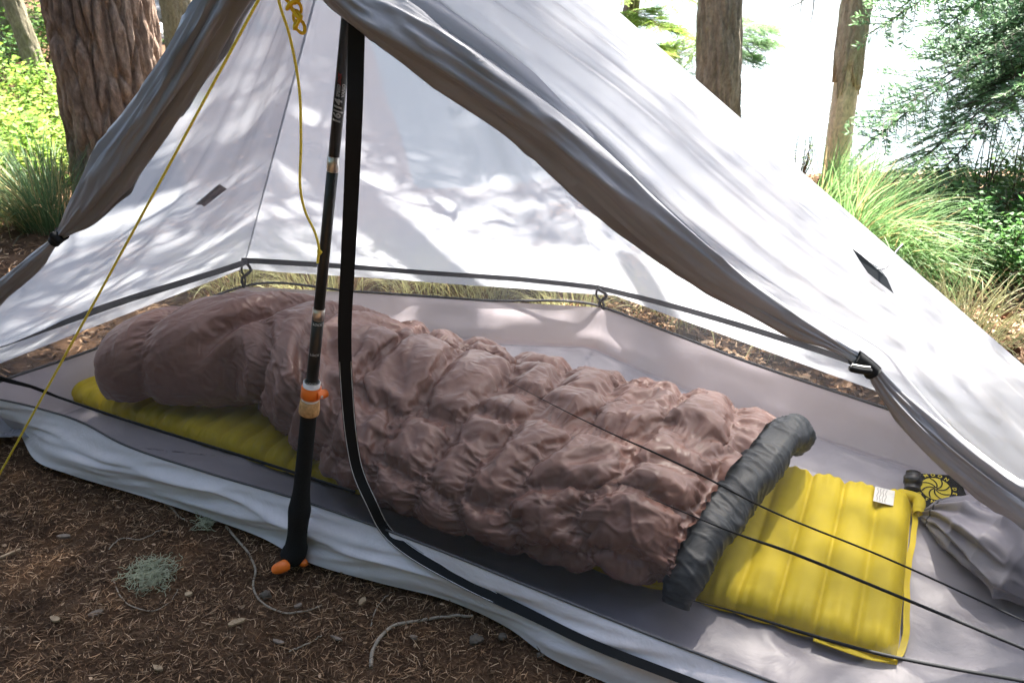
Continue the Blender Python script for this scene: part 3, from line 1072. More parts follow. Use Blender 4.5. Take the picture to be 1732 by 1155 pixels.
g1 = np.exp(-d1 / 0.030) * (crease((B_ + wy) * 58, A_ * 5, 131) - 0.35)
g2 = np.exp(-d2 / 0.028) * (crease((A_ + wx) * 58, B_ * 5, 132) - 0.35)
rx, ry = (A_ + wx) * 0.8 + (B_ + wy) * 0.6, (B_ + wy) * 0.8 - (A_ + wx) * 0.6
cr = (crease(rx * 24, ry * 6, 133) - 0.3) * np.clip(vnoise(A_ * 5, B_ * 5, 0, 135) + 0.75, 0, 1.4) + 0.55 * (crease(ry * 36, rx * 11, 134) - 0.3)
gs2 = np.clip((A_ - 0.34) / 0.25, 0.22, 1)
P = P + N_ * (gs2 * (0.0080 * g1 + 0.0074 * g2 + 0.0038 * cr))[..., None]
P[..., 2] = np.maximum(P[..., 2], 0.055)
t = NT('brown_bag_nylon')
v = t.coord()
f0 = t.noise(7, 4, 0.6, v)
f1 = t.noise(48, 5, 0.6, v, 1.6)
c = t.ramp(f0, [(0.3, (0.205, 0.102, 0.076)), (0.7, (0.25, 0.130, 0.100))])
bagm = t.principled(rough=0.38, spec=0.55, color_link=c, normal=t.bump(f1, 0.12, 0.004, t.bump(t.ridged(26, 4, v, 1.4), 0.55, 0.006, t.bump(t.ridged(11, 3, v, 1.0), 0.45, 0.010))))
bagm = t.done(bagm)
shell = mesh_obj('shell', P.reshape(-1, 3), grid_faces(NS, NPH)[:, ::-1], bagm, bag)
# dark rolled collar at the open end
ck = np.array([(1.542, -0.075, 0.070), (1.545, -0.045, 0.100), (1.556, 0.04, 0.128), (1.573, 0.13, 0.140), (1.596, 0.23, 0.150), (1.620, 0.33, 0.162), (1.640, 0.405, 0.158), (1.645, 0.445, 0.115), (1.640, 0.46, 0.080)])
cC = spline(pad_xyz(ck[:, 0] + 0.006, ck[:, 1], ck[:, 2]), 240)
k = 72
T_, N_, B_ = frames(cC)
th = np.linspace(0, 2 * math.pi, k, endpoint=False)[None, :]
s_ = np.linspace(0, 1, 240)[:, None]
rad = 0.041 * (np.sin(math.pi * np.clip(s_, 0.02, 0.98)) ** 0.22)
f_ = 1 + 0.13 * vnoise(s_ * 9, np.cos(th) * 1.3, np.sin(th) * 1.3, 101) + 0.10 * (crease(s_ * 30 + 0.8 * np.cos(th), np.sin(th) * 0.7 + 4, 102) - 0.3) + 0.07 * (crease(s_ * 64 + 1.6 * np.sin(th), np.cos(th) * 0.9 + 2, 103) - 0.3) - 0.10 * np.exp(-((((th - 1.2 + math.pi) % (2 * math.pi)) - math.pi) / 0.2) ** 2)
CV = cC[:, None] + (rad * f_)[..., None] * (np.cos(th)[..., None] * N_[:, None] + np.sin(th)[..., None] * B_[:, None])
CV[..., 2] = cC[:, None, 2] + (CV[..., 2] - cC[:, None, 2]) * 0.78
CV[..., 2] = np.maximum(CV[..., 2], 0.058)
Fc = [tuple(x) for x in grid_faces(240, k, close_v=True)[:, ::-1]] + [tuple(range(k)), tuple(reversed(range(239 * k, 240 * k)))]
colm = mat_fabric('slate_lining_nylon', (0.014, 0.020, 0.025), 0.0, 0.5, 0.4, 0.7)
o = mesh_obj('collar', CV.reshape(-1, 3), Fc, colm, bag)
o['label'] = 'dark slate collar and lining at the open end'
# ---------------------------------------------------------------- trekking pole, upside down under the peak
pole = empty('trekking_pole', (-0.405, 1.185, 0.0))
tag(pole, 'black upturned trekking pole with orange clamp and cork collar propping the tent', 'trekking pole')
PB = Zp(500, 930, 0.035)
PT = A + np.array([0.0, -0.012, -0.02])
pdir = unit(PT - PB)


def pole_at(v):
    """the place on the pole's axis at an image row"""
    lo, hi = 0.0, 1.0
    for _ in range(40):
        m = (lo + hi) / 2
        q = PB + (PT - PB) * m - CO
        w = q[1] * math.cos(PITCH) - q[2] * math.sin(PITCH)
        row = 577.5 - F_PX * (q[1] * math.sin(PITCH) + q[2] * math.cos(PITCH)) / w
        if row > v: lo = m
        else: hi = m
    return PB + (PT - PB) * lo


blk = mat_plain('black_carbon_shaft', (0.014, 0.018, 0.018), 0.28, 0.5, var=0.5, scale=500, bump=0.1)
sil = mat_plain('brushed_aluminium', (0.62, 0.62, 0.60), 0.28, 0.5, 1.0, var=0.1, scale=300)
orange = mat_plain('orange_plastic', (0.80, 0.17, 0.015), 0.4, 0.5, var=0.08)
cork = mat_plain('cork', (0.50, 0.30, 0.13), 0.85, 0.2, var=0.35, scale=160, bump=0.5, bdist=0.002)
foam = mat_plain('black_foam_grip', (0.012, 0.013, 0.013), 0.85, 0.2, var=0.3, scale=400, bump=0.4)
wht = mat_plain('white_plastic', (0.72, 0.72, 0.70), 0.5)


def seg(name, v0, v1, r0, r1=None, mat=blk, n=28):
    a, b = pole_at(v0), pole_at(v1)
    r1 = r1 or r0
    e = unit(b - a) * min(0.0012, np.linalg.norm(b - a) * 0.2)
    return tube(name, np.array([a, a + e, b - e, b]), [r0 * 0.9, r0, r1, r1 * 0.9], mat, pole, n)


PX = px_size(pole_at(400))
seg('upper_shaft', 266, -330, 0.0082)
seg('ferrule', 290, 264, 0.0092, mat=sil)
seg('middle_shaft', 522, 290, 0.0084)
seg('ferrule', 540, 521, 0.0096, mat=sil)
seg('lower_shaft', 648, 540, 0.0096)
seg('clamp_collar', 700, 645, 0.0140, mat=wht)
cl = seg('clamp', 672, 653, 0.0162, mat=orange)
ca, cb = pole_at(669), pole_at(656)
tocam = unit((CO - ca) * np.array([1, 1, 0]))
sidev = unit(np.cross(pdir, tocam))
if sidev[0] < 0: sidev = -sidev
lv = np.array([ca + sidev * 0.012 + tocam * 0.008, ca + sidev * 0.021 + tocam * 0.006])
lever = tube('clamp_lever', np.array([(ca + cb) / 2 + sidev * 0.009 + tocam * 0.009, (ca + cb) / 2 + sidev * 0.019 + tocam * 0.007, (ca + cb) / 2 + sidev * 0.0235 + tocam * 0.003]), [0.0085, 0.008, 0.007], orange, pole, 10)
tube('clamp_bolt', np.array([(ca + cb) / 2 + sidev * 0.0165 + tocam * 0.0145, (ca + cb) / 2 + sidev * 0.0165 + tocam * 0.0170]), [0.0022, 0.002], wht, pole, 10)
ck0, ck1 = pole_at(699), pole_at(676)
cq = np.array([ck0 + (ck1 - ck0) * s for s in (0, 0.06, 0.3, 0.75, 0.95, 1.0)])
tube('cork_collar', cq, [0.0150, 0.0168, 0.0172, 0.0165, 0.0158, 0.0140], cork, pole, 28)
hp = [(700, 0.0135), (740, 0.0135), (790, 0.0140), (830, 0.0150), (850, 0.0180), (862, 0.0200), (880, 0.0185), (905, 0.0175), (920, 0.0195), (928, 0.0215)]
hq = np.array([pole_at(v) for v, _ in hp] + [Zp(492, 944, 0.018), Zp(487, 953, 0.010)])
hr = np.array([r for _, r in hp] + [0.0215, 0.013])
S = spline(np.c_[hq, hr], 60)
tube('foam_handle', S[:, :3], S[:, 3], foam, pole, 24)
oq = spline(np.array([Zp(489, 952, 0.022), Zp(480, 957, 0.020), Zp(470, 961, 0.017), Zp(460, 966, 0.014)]), 14)
o = tube('handle_tip', oq, [0.005, 0.0095, 0.0105, 0.0108, 0.011, 0.011, 0.011, 0.0108, 0.0105, 0.010, 0.0095, 0.0085, 0.007, 0.0035], orange, pole, 16)
oq = spline(np.array([Zp(505, 946, 0.014), Zp(513, 951, 0.012), Zp(520, 953, 0.012)]), 8)
tube('handle_rim', oq, [0.004, 0.007, 0.0078, 0.008, 0.0078, 0.007, 0.006, 0.003], orange, pole, 12)


def lettering(name, text, size, mat, place, parent, shear=0.0, bold=0.0):
    cu = bpy.data.curves.new('tmp_text', 'FONT')
    cu.body = text
    cu.size = size
    cu.shear = shear
    cu.offset = bold
    cu.resolution_u = 2
    ob = bpy.data.objects.new('tmp_text', cu)
    COL.objects.link(ob)
    dg = bpy.context.evaluated_depsgraph_get()
    dg.update()
    me = ob.evaluated_get(dg).to_mesh()
    bm = bmesh.new()
    bm.from_mesh(me)
    bmesh.ops.triangulate(bm, faces=bm.faces[:])
    bmesh.ops.subdivide_edges(bm, edges=bm.edges[:], cuts=3, use_grid_fill=True)
    bm.verts.ensure_lookup_table()
    V = np.array([v.co[:] for v in bm.verts])
    Fc = [tuple(x.index for x in p.verts) for p in bm.faces]
    bm.free()
    ob.evaluated_get(dg).to_mesh_clear()
    bpy.data.objects.remove(ob)
    bpy.data.curves.remove(cu)
    return mesh_obj(name, place(V), Fc, mat, parent, False)


def on_pole(v_row, r, around=False, shift=0.0):
    o = pole_at(v_row)
    tcam = unit((CO - o) - pdir * ((CO - o) @ pdir))
    left = unit(np.cross(tcam, pdir))
    def f(V):
        if around:
            along, ang = V[:, 1], (V[:, 0] / r) + shift
            return o + pdir * along[:, None] + r * (np.cos(ang)[:, None] * tcam - np.sin(ang)[:, None] * left)
        along, ang = V[:, 0], V[:, 1] / r + shift
        return o + pdir * along[:, None] + r * (np.cos(ang)[:, None] * tcam + np.sin(ang)[:, None] * left)
    return f


o_ = pole_at(150)
_l = unit(np.cross(unit((CO - o_) - pdir * ((CO - o_) @ pdir)), pdir))
SGN = 1.0 if _l[0] < 0 else -1.0
red = mat_plain('red_print', (0.45, 0.02, 0.02), 0.5)


def pole_text(name, text, size, row, shift, mat, r=0.0085):
    f = on_pole(row, r + 0.0003, False, shift)
    def g(V):
        V = V.copy()
        V[:, 1] *= SGN
        o = pole_at(row)
        tcam = unit((CO - o) - pdir * ((CO - o) @ pdir))
        left = unit(np.cross(tcam, pdir))
        ang = V[:, 1] / r + shift * SGN
        return o + pdir * V[:, :1] + (r + 0.0003) * (np.cos(ang)[:, None] * tcam + np.sin(ang)[:, None] * left)
    return lettering(name, text, size, mat, g, pole, 0.2, size * 0.035)


pole_text('lettering', '16|14', 0.0150, 208, -0.42, wht)
pole_text('lettering', 'SPEED', 0.0062, 163, 0.05, wht)
pole_text('lettering', 'LOCK', 0.0062, 144, 0.05, red)
pole_text('lettering', 'VARIO', 0.0062, 163, -0.75, wht)
for row in (547, 598, 646):
    r = 0.0099
    def g(V, row=row):
        o = pole_at(row)
        tcam = unit((CO - o) - pdir * ((CO - o) @ pdir))
        left = unit(np.cross(tcam, pdir)) * SGN
        ang = (V[:, 0] - 0.008) / r
        return o + pdir * V[:, 1:2] + r * (np.cos(ang)[:, None] * tcam - np.sin(ang)[:, None] * left)
    lettering('lettering', 'LOCK', 0.0058, wht, g, pole, 0.2)

# ---------------------------------------------------------------- yellow cords
ycord = mat_plain('yellow_cord', (0.82, 0.62, 0.07), 0.7, 0.2, var=0.3, scale=420, bump=0.5)
g0 = Zp(-12, 822, 0.0)
gl = np.array([g0 + (A + np.array([-0.04, -0.05, 0.0]) - g0) * s for s in np.linspace(0, 1, 60)])
# keep the picture's straight line through (435, 0)
gl = np.array([g0 + (near_line(435, 0, g0, A + np.array([-0.05, -0.06, 0])) - g0) * s for s in np.linspace(0, 1.28, 60)])
gl[:, 2] -= 0.004 * np.sin(np.linspace(0, math.pi, 60))
guy = tube('guy_line', gl, 0.0021, ycord, None, 8)
tag(guy, 'taut yellow cord running from the tent peak down to the ground at left', 'cord')
hc = spline(np.array([Yp(u, v, y) for u, v, y in ((455, -120, 1.12), (471, 0, 1.13), (490, 62, 1.13), (506, 150, 1.135), (509, 240, 1.14), (508, 320, 1.145), (517, 360, 1.15), (532, 392, 1.15), (539, 418, 1.15), (537, 445, 1.15))]), 80)
hang = tube('hanging_cord', hc, 0.0019, ycord, None, 8)
tag(hang, 'loose yellow cord hanging from the tent peak with a knotted end', 'cord')
kp = Yp(539, 426, 1.147)
tube('knot', np.array([kp + np.array([0.0, 0, 0.004]), kp + np.array([0.002, -0.002, 0]), kp - np.array([0.0, 0, 0.004])]), [0.002, 0.0042, 0.002], ycord, hang, 8)
kc = Yp(489, 8, 1.10)
tq_ = np.linspace(0, 1, 160)
kn = kc + np.stack([0.011 * np.sin(tq_ * 61) * (1 - 0.55 * tq_) + 0.010 * tq_, 0.008 * np.cos(tq_ * 47), 0.045 - 0.075 * tq_ + 0.006 * np.sin(tq_ * 83)], -1)
o = tube('cord_bundle', kn, 0.0022, mat_plain('bright_yellow_cord', (0.72, 0.46, 0.02), 0.7, 0.2, scale=400), None, 6)
tag(o, 'small bundled hank of yellow cord tied under the tent peak', 'cord')

# ---------------------------------------------------------------- emblem patch and stuff sack on the floor
ec = Zp(1580, 836, 0.026)
ex, ey = unit(Zp(1625, 838, 0.03) - ec), None
ey = unit(np.cross(np.array([0, 0, 1.0]), ex))
emb = empty('sewn_patch', ec)
tag(emb, 'black patch with a yellow swirl emblem on the grey tent floor', 'patch')


def ep(x, y, z=0.0):
    x, y, z = np.broadcast_arrays(np.asarray(x, float), np.asarray(y, float), np.asarray(z, float))
    return ec + x[..., None] * ex + y[..., None] * ey + (z + 0.0)[..., None] * np.array([0, 0, 1.0]) + 0.25 * (y + 0.052)[..., None] * np.array([0, 0, 1.0])


yel = mat_plain('yellow_embroidery', (0.62, 0.50, 0.05), 0.7, 0.2, scale=300)
mesh_obj('backing', ep(np.array([-0.055, 0.058, 0.050, -0.050]), np.array([-0.052, -0.050, 0.038, 0.040])), [(0, 1, 2, 3)], M['black'], emb, False)
q = np.linspace(0, 2 * math.pi, 40, endpoint=False)
mesh_obj('disc', np.vstack([ep([0], [0], 0.001), ep(0.028 * np.cos(q), 0.028 * np.sin(q), 0.001)]), [(0, 1 + i, 1 + (i + 1) % 40) for i in range(40)], yel, emb, False)
for i in range(8):
    r_ = np.linspace(0.002, 0.027, 12)
    an = i * math.pi / 4 + r_ * 38
    S = ep(r_ * np.cos(an), r_ * np.sin(an), 0.0018)
    ribbon('swirl_line', S, unit(np.cross(np.gradient(S, axis=0), [0, 0, 1.0])), 0.0026, M['black'], emb, 0.0004)
word = 'SIX MOON DESIGNS'
for i, chx in enumerate(word):
    if chx == ' ': continue
    an = math.radians(200 - i * 22)
    def g(V, an=an):
        x, y = V[:, 0] - 0.0035, V[:, 1]
        rr = 0.0315 + y
        tx, ty = math.sin(an), -math.cos(an)
        return ep(rr * math.cos(an) + x * tx, rr * math.sin(an) + x * ty, 0.0016)
    lettering('letter', chx, 0.0105, yel, g, emb, 0, 0.0003)
for x0 in (-0.052, -0.043):
    mesh_obj('stripe', ep(np.array([x0, x0 + 0.005, x0 + 0.017, x0 + 0.012]), np.array([0.03, 0.032, -0.04, -0.042]), 0.0016), [(0, 1, 2, 3)], yel, emb, False)

sk0 = Zp(1563, 862, 0.04)
sk1 = Zp(1730, 955, 0.03)
sd = unit((sk1 - sk0) * np.array([1, 1, 0]))
sn = np.cross(np.array([0, 0, 1.0]), sd)
SACKM = mat_fabric('grey_sack_nylon', (0.19, 0.18, 0.21), 0.0, 0.45, 0.4, 0.4)
sack = empty('stuff_sack', sk0 * np.array([1, 1, 0]))
tag(sack, 'crumpled grey stuff sack with gathered neck beside the yellow pad', 'stuff sack')
NSK, NTH = 120, 160
s_ = np.linspace(0, 1, NSK)[:, None]
th = np.linspace(0, 2 * math.pi, NTH, endpoint=False)[None, :]
prof = np.interp(s_, [0, 0.06, 0.12, 0.3, 0.55, 0.8, 0.95, 1.0], [0.012, 0.022, 0.034, 0.070, 0.098, 0.096, 0.065, 0.004])
hgt = np.interp(s_, [0, 0.06, 0.12, 0.3, 0.55, 0.8, 0.95, 1.0], [0.010, 0.020, 0.028, 0.046, 0.050, 0.042, 0.028, 0.003])
foldw = np.exp(-s_ * 1.6)
fo = 1 + 0.22 * foldw * np.sin(11 * th + 2.5 * vnoise(s_ * 3, np.cos(th), np.sin(th), 111) + 3 * s_) + 0.16 * (1 - np.abs(vnoise(s_ * 4.5 + 3, np.cos(th) * 2.2, np.sin(th) * 2.2, 112))) ** 2.5 - 0.08 + 0.22 * vnoise(s_ * 2.4, np.cos(th) * 1.3, np.sin(th) * 1.3, 113)
SX = sk0 + (s_ * 0.25)[..., None] * sd + (prof * fo * np.cos(th))[..., None] * sn + ((hgt * fo * np.sin(th)) + hgt * 0.85 - 0.018 * (1 - 0))[..., None] * np.array([0, 0, 1.0])
SX = SX - (0.05 * s_ ** 1.5)[..., None] * sn
SX[..., 2] = np.maximum(SX[..., 2], 0.024)
Fc = [tuple(x) for x in grid_faces(NSK, NTH, close_v=True)[:, ::-1]] + [tuple(range(NTH)), tuple(reversed(range((NSK - 1) * NTH, NSK * NTH)))]
mesh_obj('pouch', SX.reshape(-1, 3), Fc, SACKM, sack)
cq = SX[9]
tube('drawcord', np.vstack([cq, cq[:1]]), 0.002, M['seam'], sack, 6, False)
# loose folded neck cloth
s2 = np.linspace(0, 1, 40)[:, None]
fl_ = sk0 + np.array([0.03, 0.03, 0.0]) + (0.10 * s2)[..., None] * sd + (np.linspace(-0.03, 0.05, 50)[None] * (0.5 + s2))[..., None] * sn
fl_[..., 2] = 0.028 + 0.028 * np.sin(math.pi * s2) * np.abs(np.sin(np.linspace(0, 9, 50)[None] + s2 * 1.5)) + 0.004
mesh_obj('neck_frill', fl_.reshape(-1, 3), grid_faces(40, 50), SACKM, sack)

# ---------------------------------------------------------------- vegetation builders
def gz(x, y):
    return float(ground_z(np.array(x), np.array(y)))


def gp(u, v):
    """place on the ground under a pixel"""
    q = Zp(u, v, 0.0)
    for _ in range(6):
        q = Zp(u, v, gz(q[0], q[1]))
    return q


LEAF = mat_tint('leaf', 0.55, 0.25, 0.45)
NEEDLE = mat_tint('conifer_needles', 0.6, 0.25, 0.30)
GRASS = mat_tint('grass_blade', 0.5, 0.3, 0.45)
WOOD = mat_tint('dry_wood', 0.9, 0.1)


def bark_mat(name, dark, mid, light, moss=None):
    t = NT(name)
    v = t.coord((1, 1, 0.35))
    f = t.noise(16, 6, 0.7, v, 0.8)
    g = t.noise(70, 5, 0.7, t.coord((1, 1, 0.5)), 0.5)
    c = t.ramp(f, [(0.25, dark), (0.5, mid), (0.75, light)])
    c2 = t.ramp(g, [(0.3, (0.45, 0.43, 0.42)), (0.7, (1.25, 1.22, 1.2))])
    mu = t.n('ShaderNodeMix', data_type='RGBA', blend_type='MULTIPLY')
    mu.inputs[0].default_value = 0.85
    t.l(c, mu.inputs[6]); t.l(c2, mu.inputs[7])
    return t.done(t.principled(rough=0.95, spec=0.12, color_link=mu.outputs[2], normal=t.bump(g, 0.9, 0.008, t.bump(f, 0.5, 0.015))))


def trunk_geo(base, direc, r0, height, r1, seed, dense_to=2.6, crack=0.018, flare=0.25, nu=110, cell=(9.0, 2.4)):
    zs = np.r_[np.linspace(-0.15, dense_to, 150), np.linspace(dense_to, height, 24)[1:]]
    direc = unit(direc)
    P = base[None] + direc[None] * zs[:, None]
    P[:, 0] += 0.04 * np.sin(zs * 0.9 + seed) * np.clip(zs, 0, 1) * 0.5
    th = np.linspace(0, 2 * math.pi, nu, endpoint=False)
    R = r0 + (r1 - r0) * np.clip(zs / height, 0, 1)
    R = R * (1 + flare * np.exp(-np.clip(zs + 0.1, 0, 9) / 0.16))
    e1 = unit(np.cross(direc, [0, 1.0, 0]))
    e2 = np.cross(direc, e1)
    d = np.zeros((len(zs), nu))
    for i, z in enumerate(zs):
        zz = z + seed * 7.3
        for j, q in enumerate(th):
            # plates of bark: elongated cells parted by cracks
            wx = 0.25 * mnoise.noise((math.cos(q) * 3, math.sin(q) * 3, zz * 2.2))
            dd, _ = mnoise.voronoi(((math.cos(q) + wx * 0.2) * r0 * cell[0] * 2.2, (math.sin(q) + wx * 0.2) * r0 * cell[0] * 2.2, zz * cell[1] + wx))
            d[i, j] = -crack * math.exp(-((dd[1] - dd[0]) / 0.11) ** 2) if z < dense_to + 0.2 else 0
    thn = th[None, :]
    d = d + 0.25 * crack * vnoise(np.cos(thn) * 6, np.sin(thn) * 6, zs[:, None] * 9, seed) + 0.3 * crack * vnoise(np.cos(thn) * 14, np.sin(thn) * 14, zs[:, None] * 22, seed + 1) + 0.5 * crack * vnoise(np.cos(thn) * 1.7, np.sin(thn) * 1.7, zs[:, None] * 1.5, seed + 2)
    RR = R[:, None] + d
    V = P[:, None] + RR[..., None] * (np.cos(thn)[..., None] * e1 + np.sin(thn)[..., None] * e2)
    return V.reshape(-1, 3), grid_faces(len(zs), nu, close_v=True), P


def bough_geo(L, spacing, nl, nw, r, droop=0.25, twig=0.36, npairs=60.0, col=(0.05, 0.10, 0.03), cvar=0.35, stemw=0.008, tipcol=None, flatness=0.25):
    """a flat conifer spray along +x: twigs with two-sided needles; returns verts, quads, tints"""
    n = max(int(L / spacing), 4)
    base, dirs, sides, lens, tint = [], [], [], [], []
    stems = []
    sx = np.linspace(0, 1, 14)
    sp = np.stack([sx * L, 0.03 * L * np.sin(sx * 5 + r.uniform(0, 6)), -droop * L * sx ** 2], -1)
    stems.append((sp, np.interp(sx, [0, 1], [stemw, stemw * 0.25])))
    tw = []
    for i in range(n):
        s = 0.12 + 0.86 * (i + r.uniform(-0.3, 0.3)) / n
        for sg in (-1, 1):
            if r.random() < 0.10: continue
            tl = L * twig * (1.05 - s) * r.uniform(0.65, 1.15) + 0.04 * L
            an = sg * math.radians(r.uniform(42, 62))
            p0 = np.array([np.interp(s, sx, sp[:, k]) for k in range(3)])
            d = np.array([math.cos(an), math.sin(an), r.uniform(-flatness, flatness * 0.6)])
            tw.append((p0, d, tl))
            if tl > 0.16 * L:
                for kk in range(int(tl / spacing * 0.55)):
                    f = r.uniform(0.25, 0.95)
                    an2 = an + r.choice((-1, 1)) * math.radians(r.uniform(35, 60))
                    tw.append((p0 + unit(d) * tl * f, np.array([math.cos(an2), math.sin(an2), d[2] + r.uniform(-0.15, 0.1)]), tl * (1.1 - f) * 0.55))
    tw.append((sp[-3], unit(sp[-1] - sp[-3]), np.linalg.norm(sp[-1] - sp[-3]) * 1.1))
    V, Fc, Cc = [], [], []
    nb_ = 0
    allb, alld, alls, alll, allc = [], [], [], [], []
    for p0, d, tl in tw:
        d = unit(d)
        q0 = np.stack([p0, p0 + d * tl * 0.5 - [0, 0, 0.03 * tl], p0 + d * tl - [0, 0, 0.12 * tl]])
        stems.append((q0, np.array([stemw * 0.28, stemw * 0.2, stemw * 0.12])))
        k = max(int(tl * npairs), 3)
        f = r.random(k)
        pp = p0 + d * (tl * f)[:, None] - np.array([0, 0, 1.0]) * (0.12 * tl * f ** 2)[:, None]
        sd = unit(np.cross([0, 0, 1.0], d))
        sg = np.where(r.random(k) < 0.5, -1.0, 1.0)[:, None]
        nd = unit(d * r.uniform(0.45, 0.9, k)[:, None] + sd * sg * r.uniform(0.5, 1.0, k)[:, None] + np.array([0, 0, 1.0]) * r.uniform(-0.25, 0.45, k)[:, None])
        sdv = unit(np.cross(nd, np.array([0, 0, 1.0]) + r.normal(0, 0.4, (k, 3))))
        allb.append(pp); alld.append(nd); alls.append(sdv)
        alll.append(nl * r.uniform(0.7, 1.2, k))
        c = np.array(col) * (1 + cvar * r.uniform(-1, 1))
        cc = np.repeat(c[None], k, 0)
        if tipcol is not None:
            cc = cc + (np.array(tipcol) - cc) * (np.clip((f - 0.45) / 0.5, 0, 1))[:, None] * r.uniform(0.5, 1)
        allc.append(cc)
    b_, d_, s_, l_, c_ = map(np.concatenate, (allb, alld, alls, alll, allc))
    V, Fq = blades(b_, d_, s_, l_, nw)
    C4 = np.repeat(c_, 4, 0)
    for P_, R_ in stems:
        P_ = np.asarray(P_)
        T = unit(np.gradient(P_, axis=0))
        s1 = unit(np.cross(T, [0, 0, 1.0]))
        s2 = np.cross(T, s1)
        ring = np.stack([P_ + s1 * R_[:, None], P_ - s1 * R_[:, None] * 0.5 + s2 * R_[:, None] * 0.87, P_ - s1 * R_[:, None] * 0.5 - s2 * R_[:, None] * 0.87], 1).reshape(-1, 3)
        fq = grid_faces(len(P_), 3, close_v=True) + len(V)
        V = np.vstack([V, ring]); Fq = np.vstack([Fq, fq])
        C4 = np.vstack([C4, np.repeat(np.array([[0.09, 0.07, 0.055]]), len(ring), 0)])
    return V, Fq, C4


def xform(V, origin, az, tilt=0.0, roll_=0.0, scale=1.0):
    ca, sa = math.cos(az), math.sin(az)
    ct, st_ = math.cos(tilt), math.sin(tilt)
    cr, sr = math.cos(roll_), math.sin(roll_)
    V = V * scale
    V = np.stack([V[:, 0], V[:, 1] * cr - V[:, 2] * sr, V[:, 1] * sr + V[:, 2] * cr], -1)
    V = np.stack([V[:, 0] * ct - V[:, 2] * st_, V[:, 1], V[:, 0] * st_ + V[:, 2] * ct], -1)
    V = np.stack([V[:, 0] * ca - V[:, 1] * sa, V[:, 0] * sa + V[:, 1] * ca, V[:, 2]], -1)
    return V + np.asarray(origin)


COARSE = [bough_geo(1.0, 0.075, 0.050, 0.013, np.random.default_rng(200 + i), 0.22, 0.40, 46, (0.050, 0.105, 0.026), 0.35, 0.010, flatness=0.3) for i in range(3)]
MEDIUM = [bough_geo(1.0, 0.05, 0.026, 0.0050, np.random.default_rng(220 + i), 0.25, 0.36, 120, (0.050, 0.115, 0.030), 0.35, 0.010, (0.10, 0.20, 0.03) if False else None) for i in range(3)]


def crown(name, axis_at, z0, z1, n, lmax, parent, r, lmin=0.5, src=COARSE, tint=(1, 1, 1), taper=0.7, az=None):
    """whorls of boughs round a trunk as one crown mesh"""
    V, Fq, C = [], [], []
    off = 0
    for i in range(n):
        f = (i + r.random()) / n
        z = z0 + (z1 - z0) * f
        L = lmax * (1 - taper * f) * r.uniform(0.75, 1.1)
        L = max(L, lmin)
        v, q, c = src[r.integers(len(src))]
        a = r.uniform(0, 2 * math.pi) if az is None else r.uniform(*az)
        v = xform(v, axis_at(z), a, r.uniform(-0.25, 0.12), r.uniform(-0.3, 0.3), L)
        V.append(v); Fq.append(q + off); C.append(c * np.array(tint) * r.uniform(0.8, 1.2))
        off += len(v)
    return mesh_obj(name, np.vstack(V), np.vstack(Fq), NEEDLE, parent, True, np.vstack(C))


def conifer(label, base, top_dir, r0, height, bark, seed, crown_args, group=None, dense=2.6, crack=0.016, cell=(9.0, 2.4), nu=110, name='conifer_tree', flare=0.25):
    r = np.random.default_rng(seed)
    tr = empty(name, base)
    tag(tr, label, 'tree', group)
    V, Fq, P = trunk_geo(np.array(base), np.array(top_dir), r0, height, r0 * 0.25, seed, dense, crack, flare, nu, cell)
    mesh_obj('trunk', V, Fq, bark, tr)
    d = unit(top_dir)
    b = np.array(base)
    for ca in crown_args:
        crown(axis_at=lambda z: b + d * (z / d[2]), parent=tr, r=r, **ca)
    return tr


BARK_RED = bark_mat('reddish_brown_bark', (0.085, 0.062, 0.048), (0.26, 0.188, 0.143), (0.42, 0.33, 0.26))
BARK_GREY = bark_mat('grey_brown_bark', (0.12, 0.10, 0.08), (0.29, 0.26, 0.21), (0.44, 0.40, 0.33))
BARK_PALE = bark_mat('pale_mossy_bark', (0.12, 0.11, 0.075), (0.22, 0.20, 0.14), (0.32, 0.29, 0.21))

# big trunk on the left
b1 = gp(226, 352)
d1 = Yp(160, 0, b1[1] - 0.02) - b1
conifer('thick reddish-brown trunk leaning left close behind the tent', b1, d1, 0.205, 11.0, BARK_RED, 1,
        [dict(name='crown', z0=3.0, z1=10.5, n=46, lmax=2.3, lmin=0.6)], crack=0.024, cell=(9.0, 3.4), nu=220, name='large_tree')
# second trunk behind it, to the right
b2 = Zp(318, 128, 0.05)
conifer('mossy trunk standing behind the tent roof, right of the thick trunk', b2, (-0.02, 0.02, 1), 0.125, 9.0, BARK_PALE, 2,
        [dict(name='crown', z0=4.0, z1=8.5, n=12, lmax=1.3)], crack=0.012, nu=70)
# slim leaning trunk far left
b3 = Zp(84, 182, 0.05)
d3 = Yp(22, 0, b3[1] + 0.1) - b3
conifer('slim pale trunk leaning left among bright green undergrowth', b3, d3, 0.062, 6.5, BARK_PALE, 3,
        [dict(name='crown', z0=2.4, z1=6.2, n=12, lmax=0.9)], crack=0.008, nu=50)
# grey trunk by the lake
b4 = gp(1213, 300)
d4 = Yp(1222, 0, b4[1]) - b4
dark_tree = conifer('upright grey-brown trunk at the lake edge behind the tent', b4, d4, 0.112, 10.0, BARK_GREY, 4,
        [dict(name='crown', z0=5.6, z1=9.8, n=44, lmax=2.6, lmin=1.1, taper=0.5, az=(0.6, 5.4)), dict(name='crown', z0=4.3, z1=6.0, n=18, lmax=1.4, lmin=0.7, taper=0.3, az=(-0.95, -0.1))], crack=0.014, cell=(12, 2.0), nu=90)

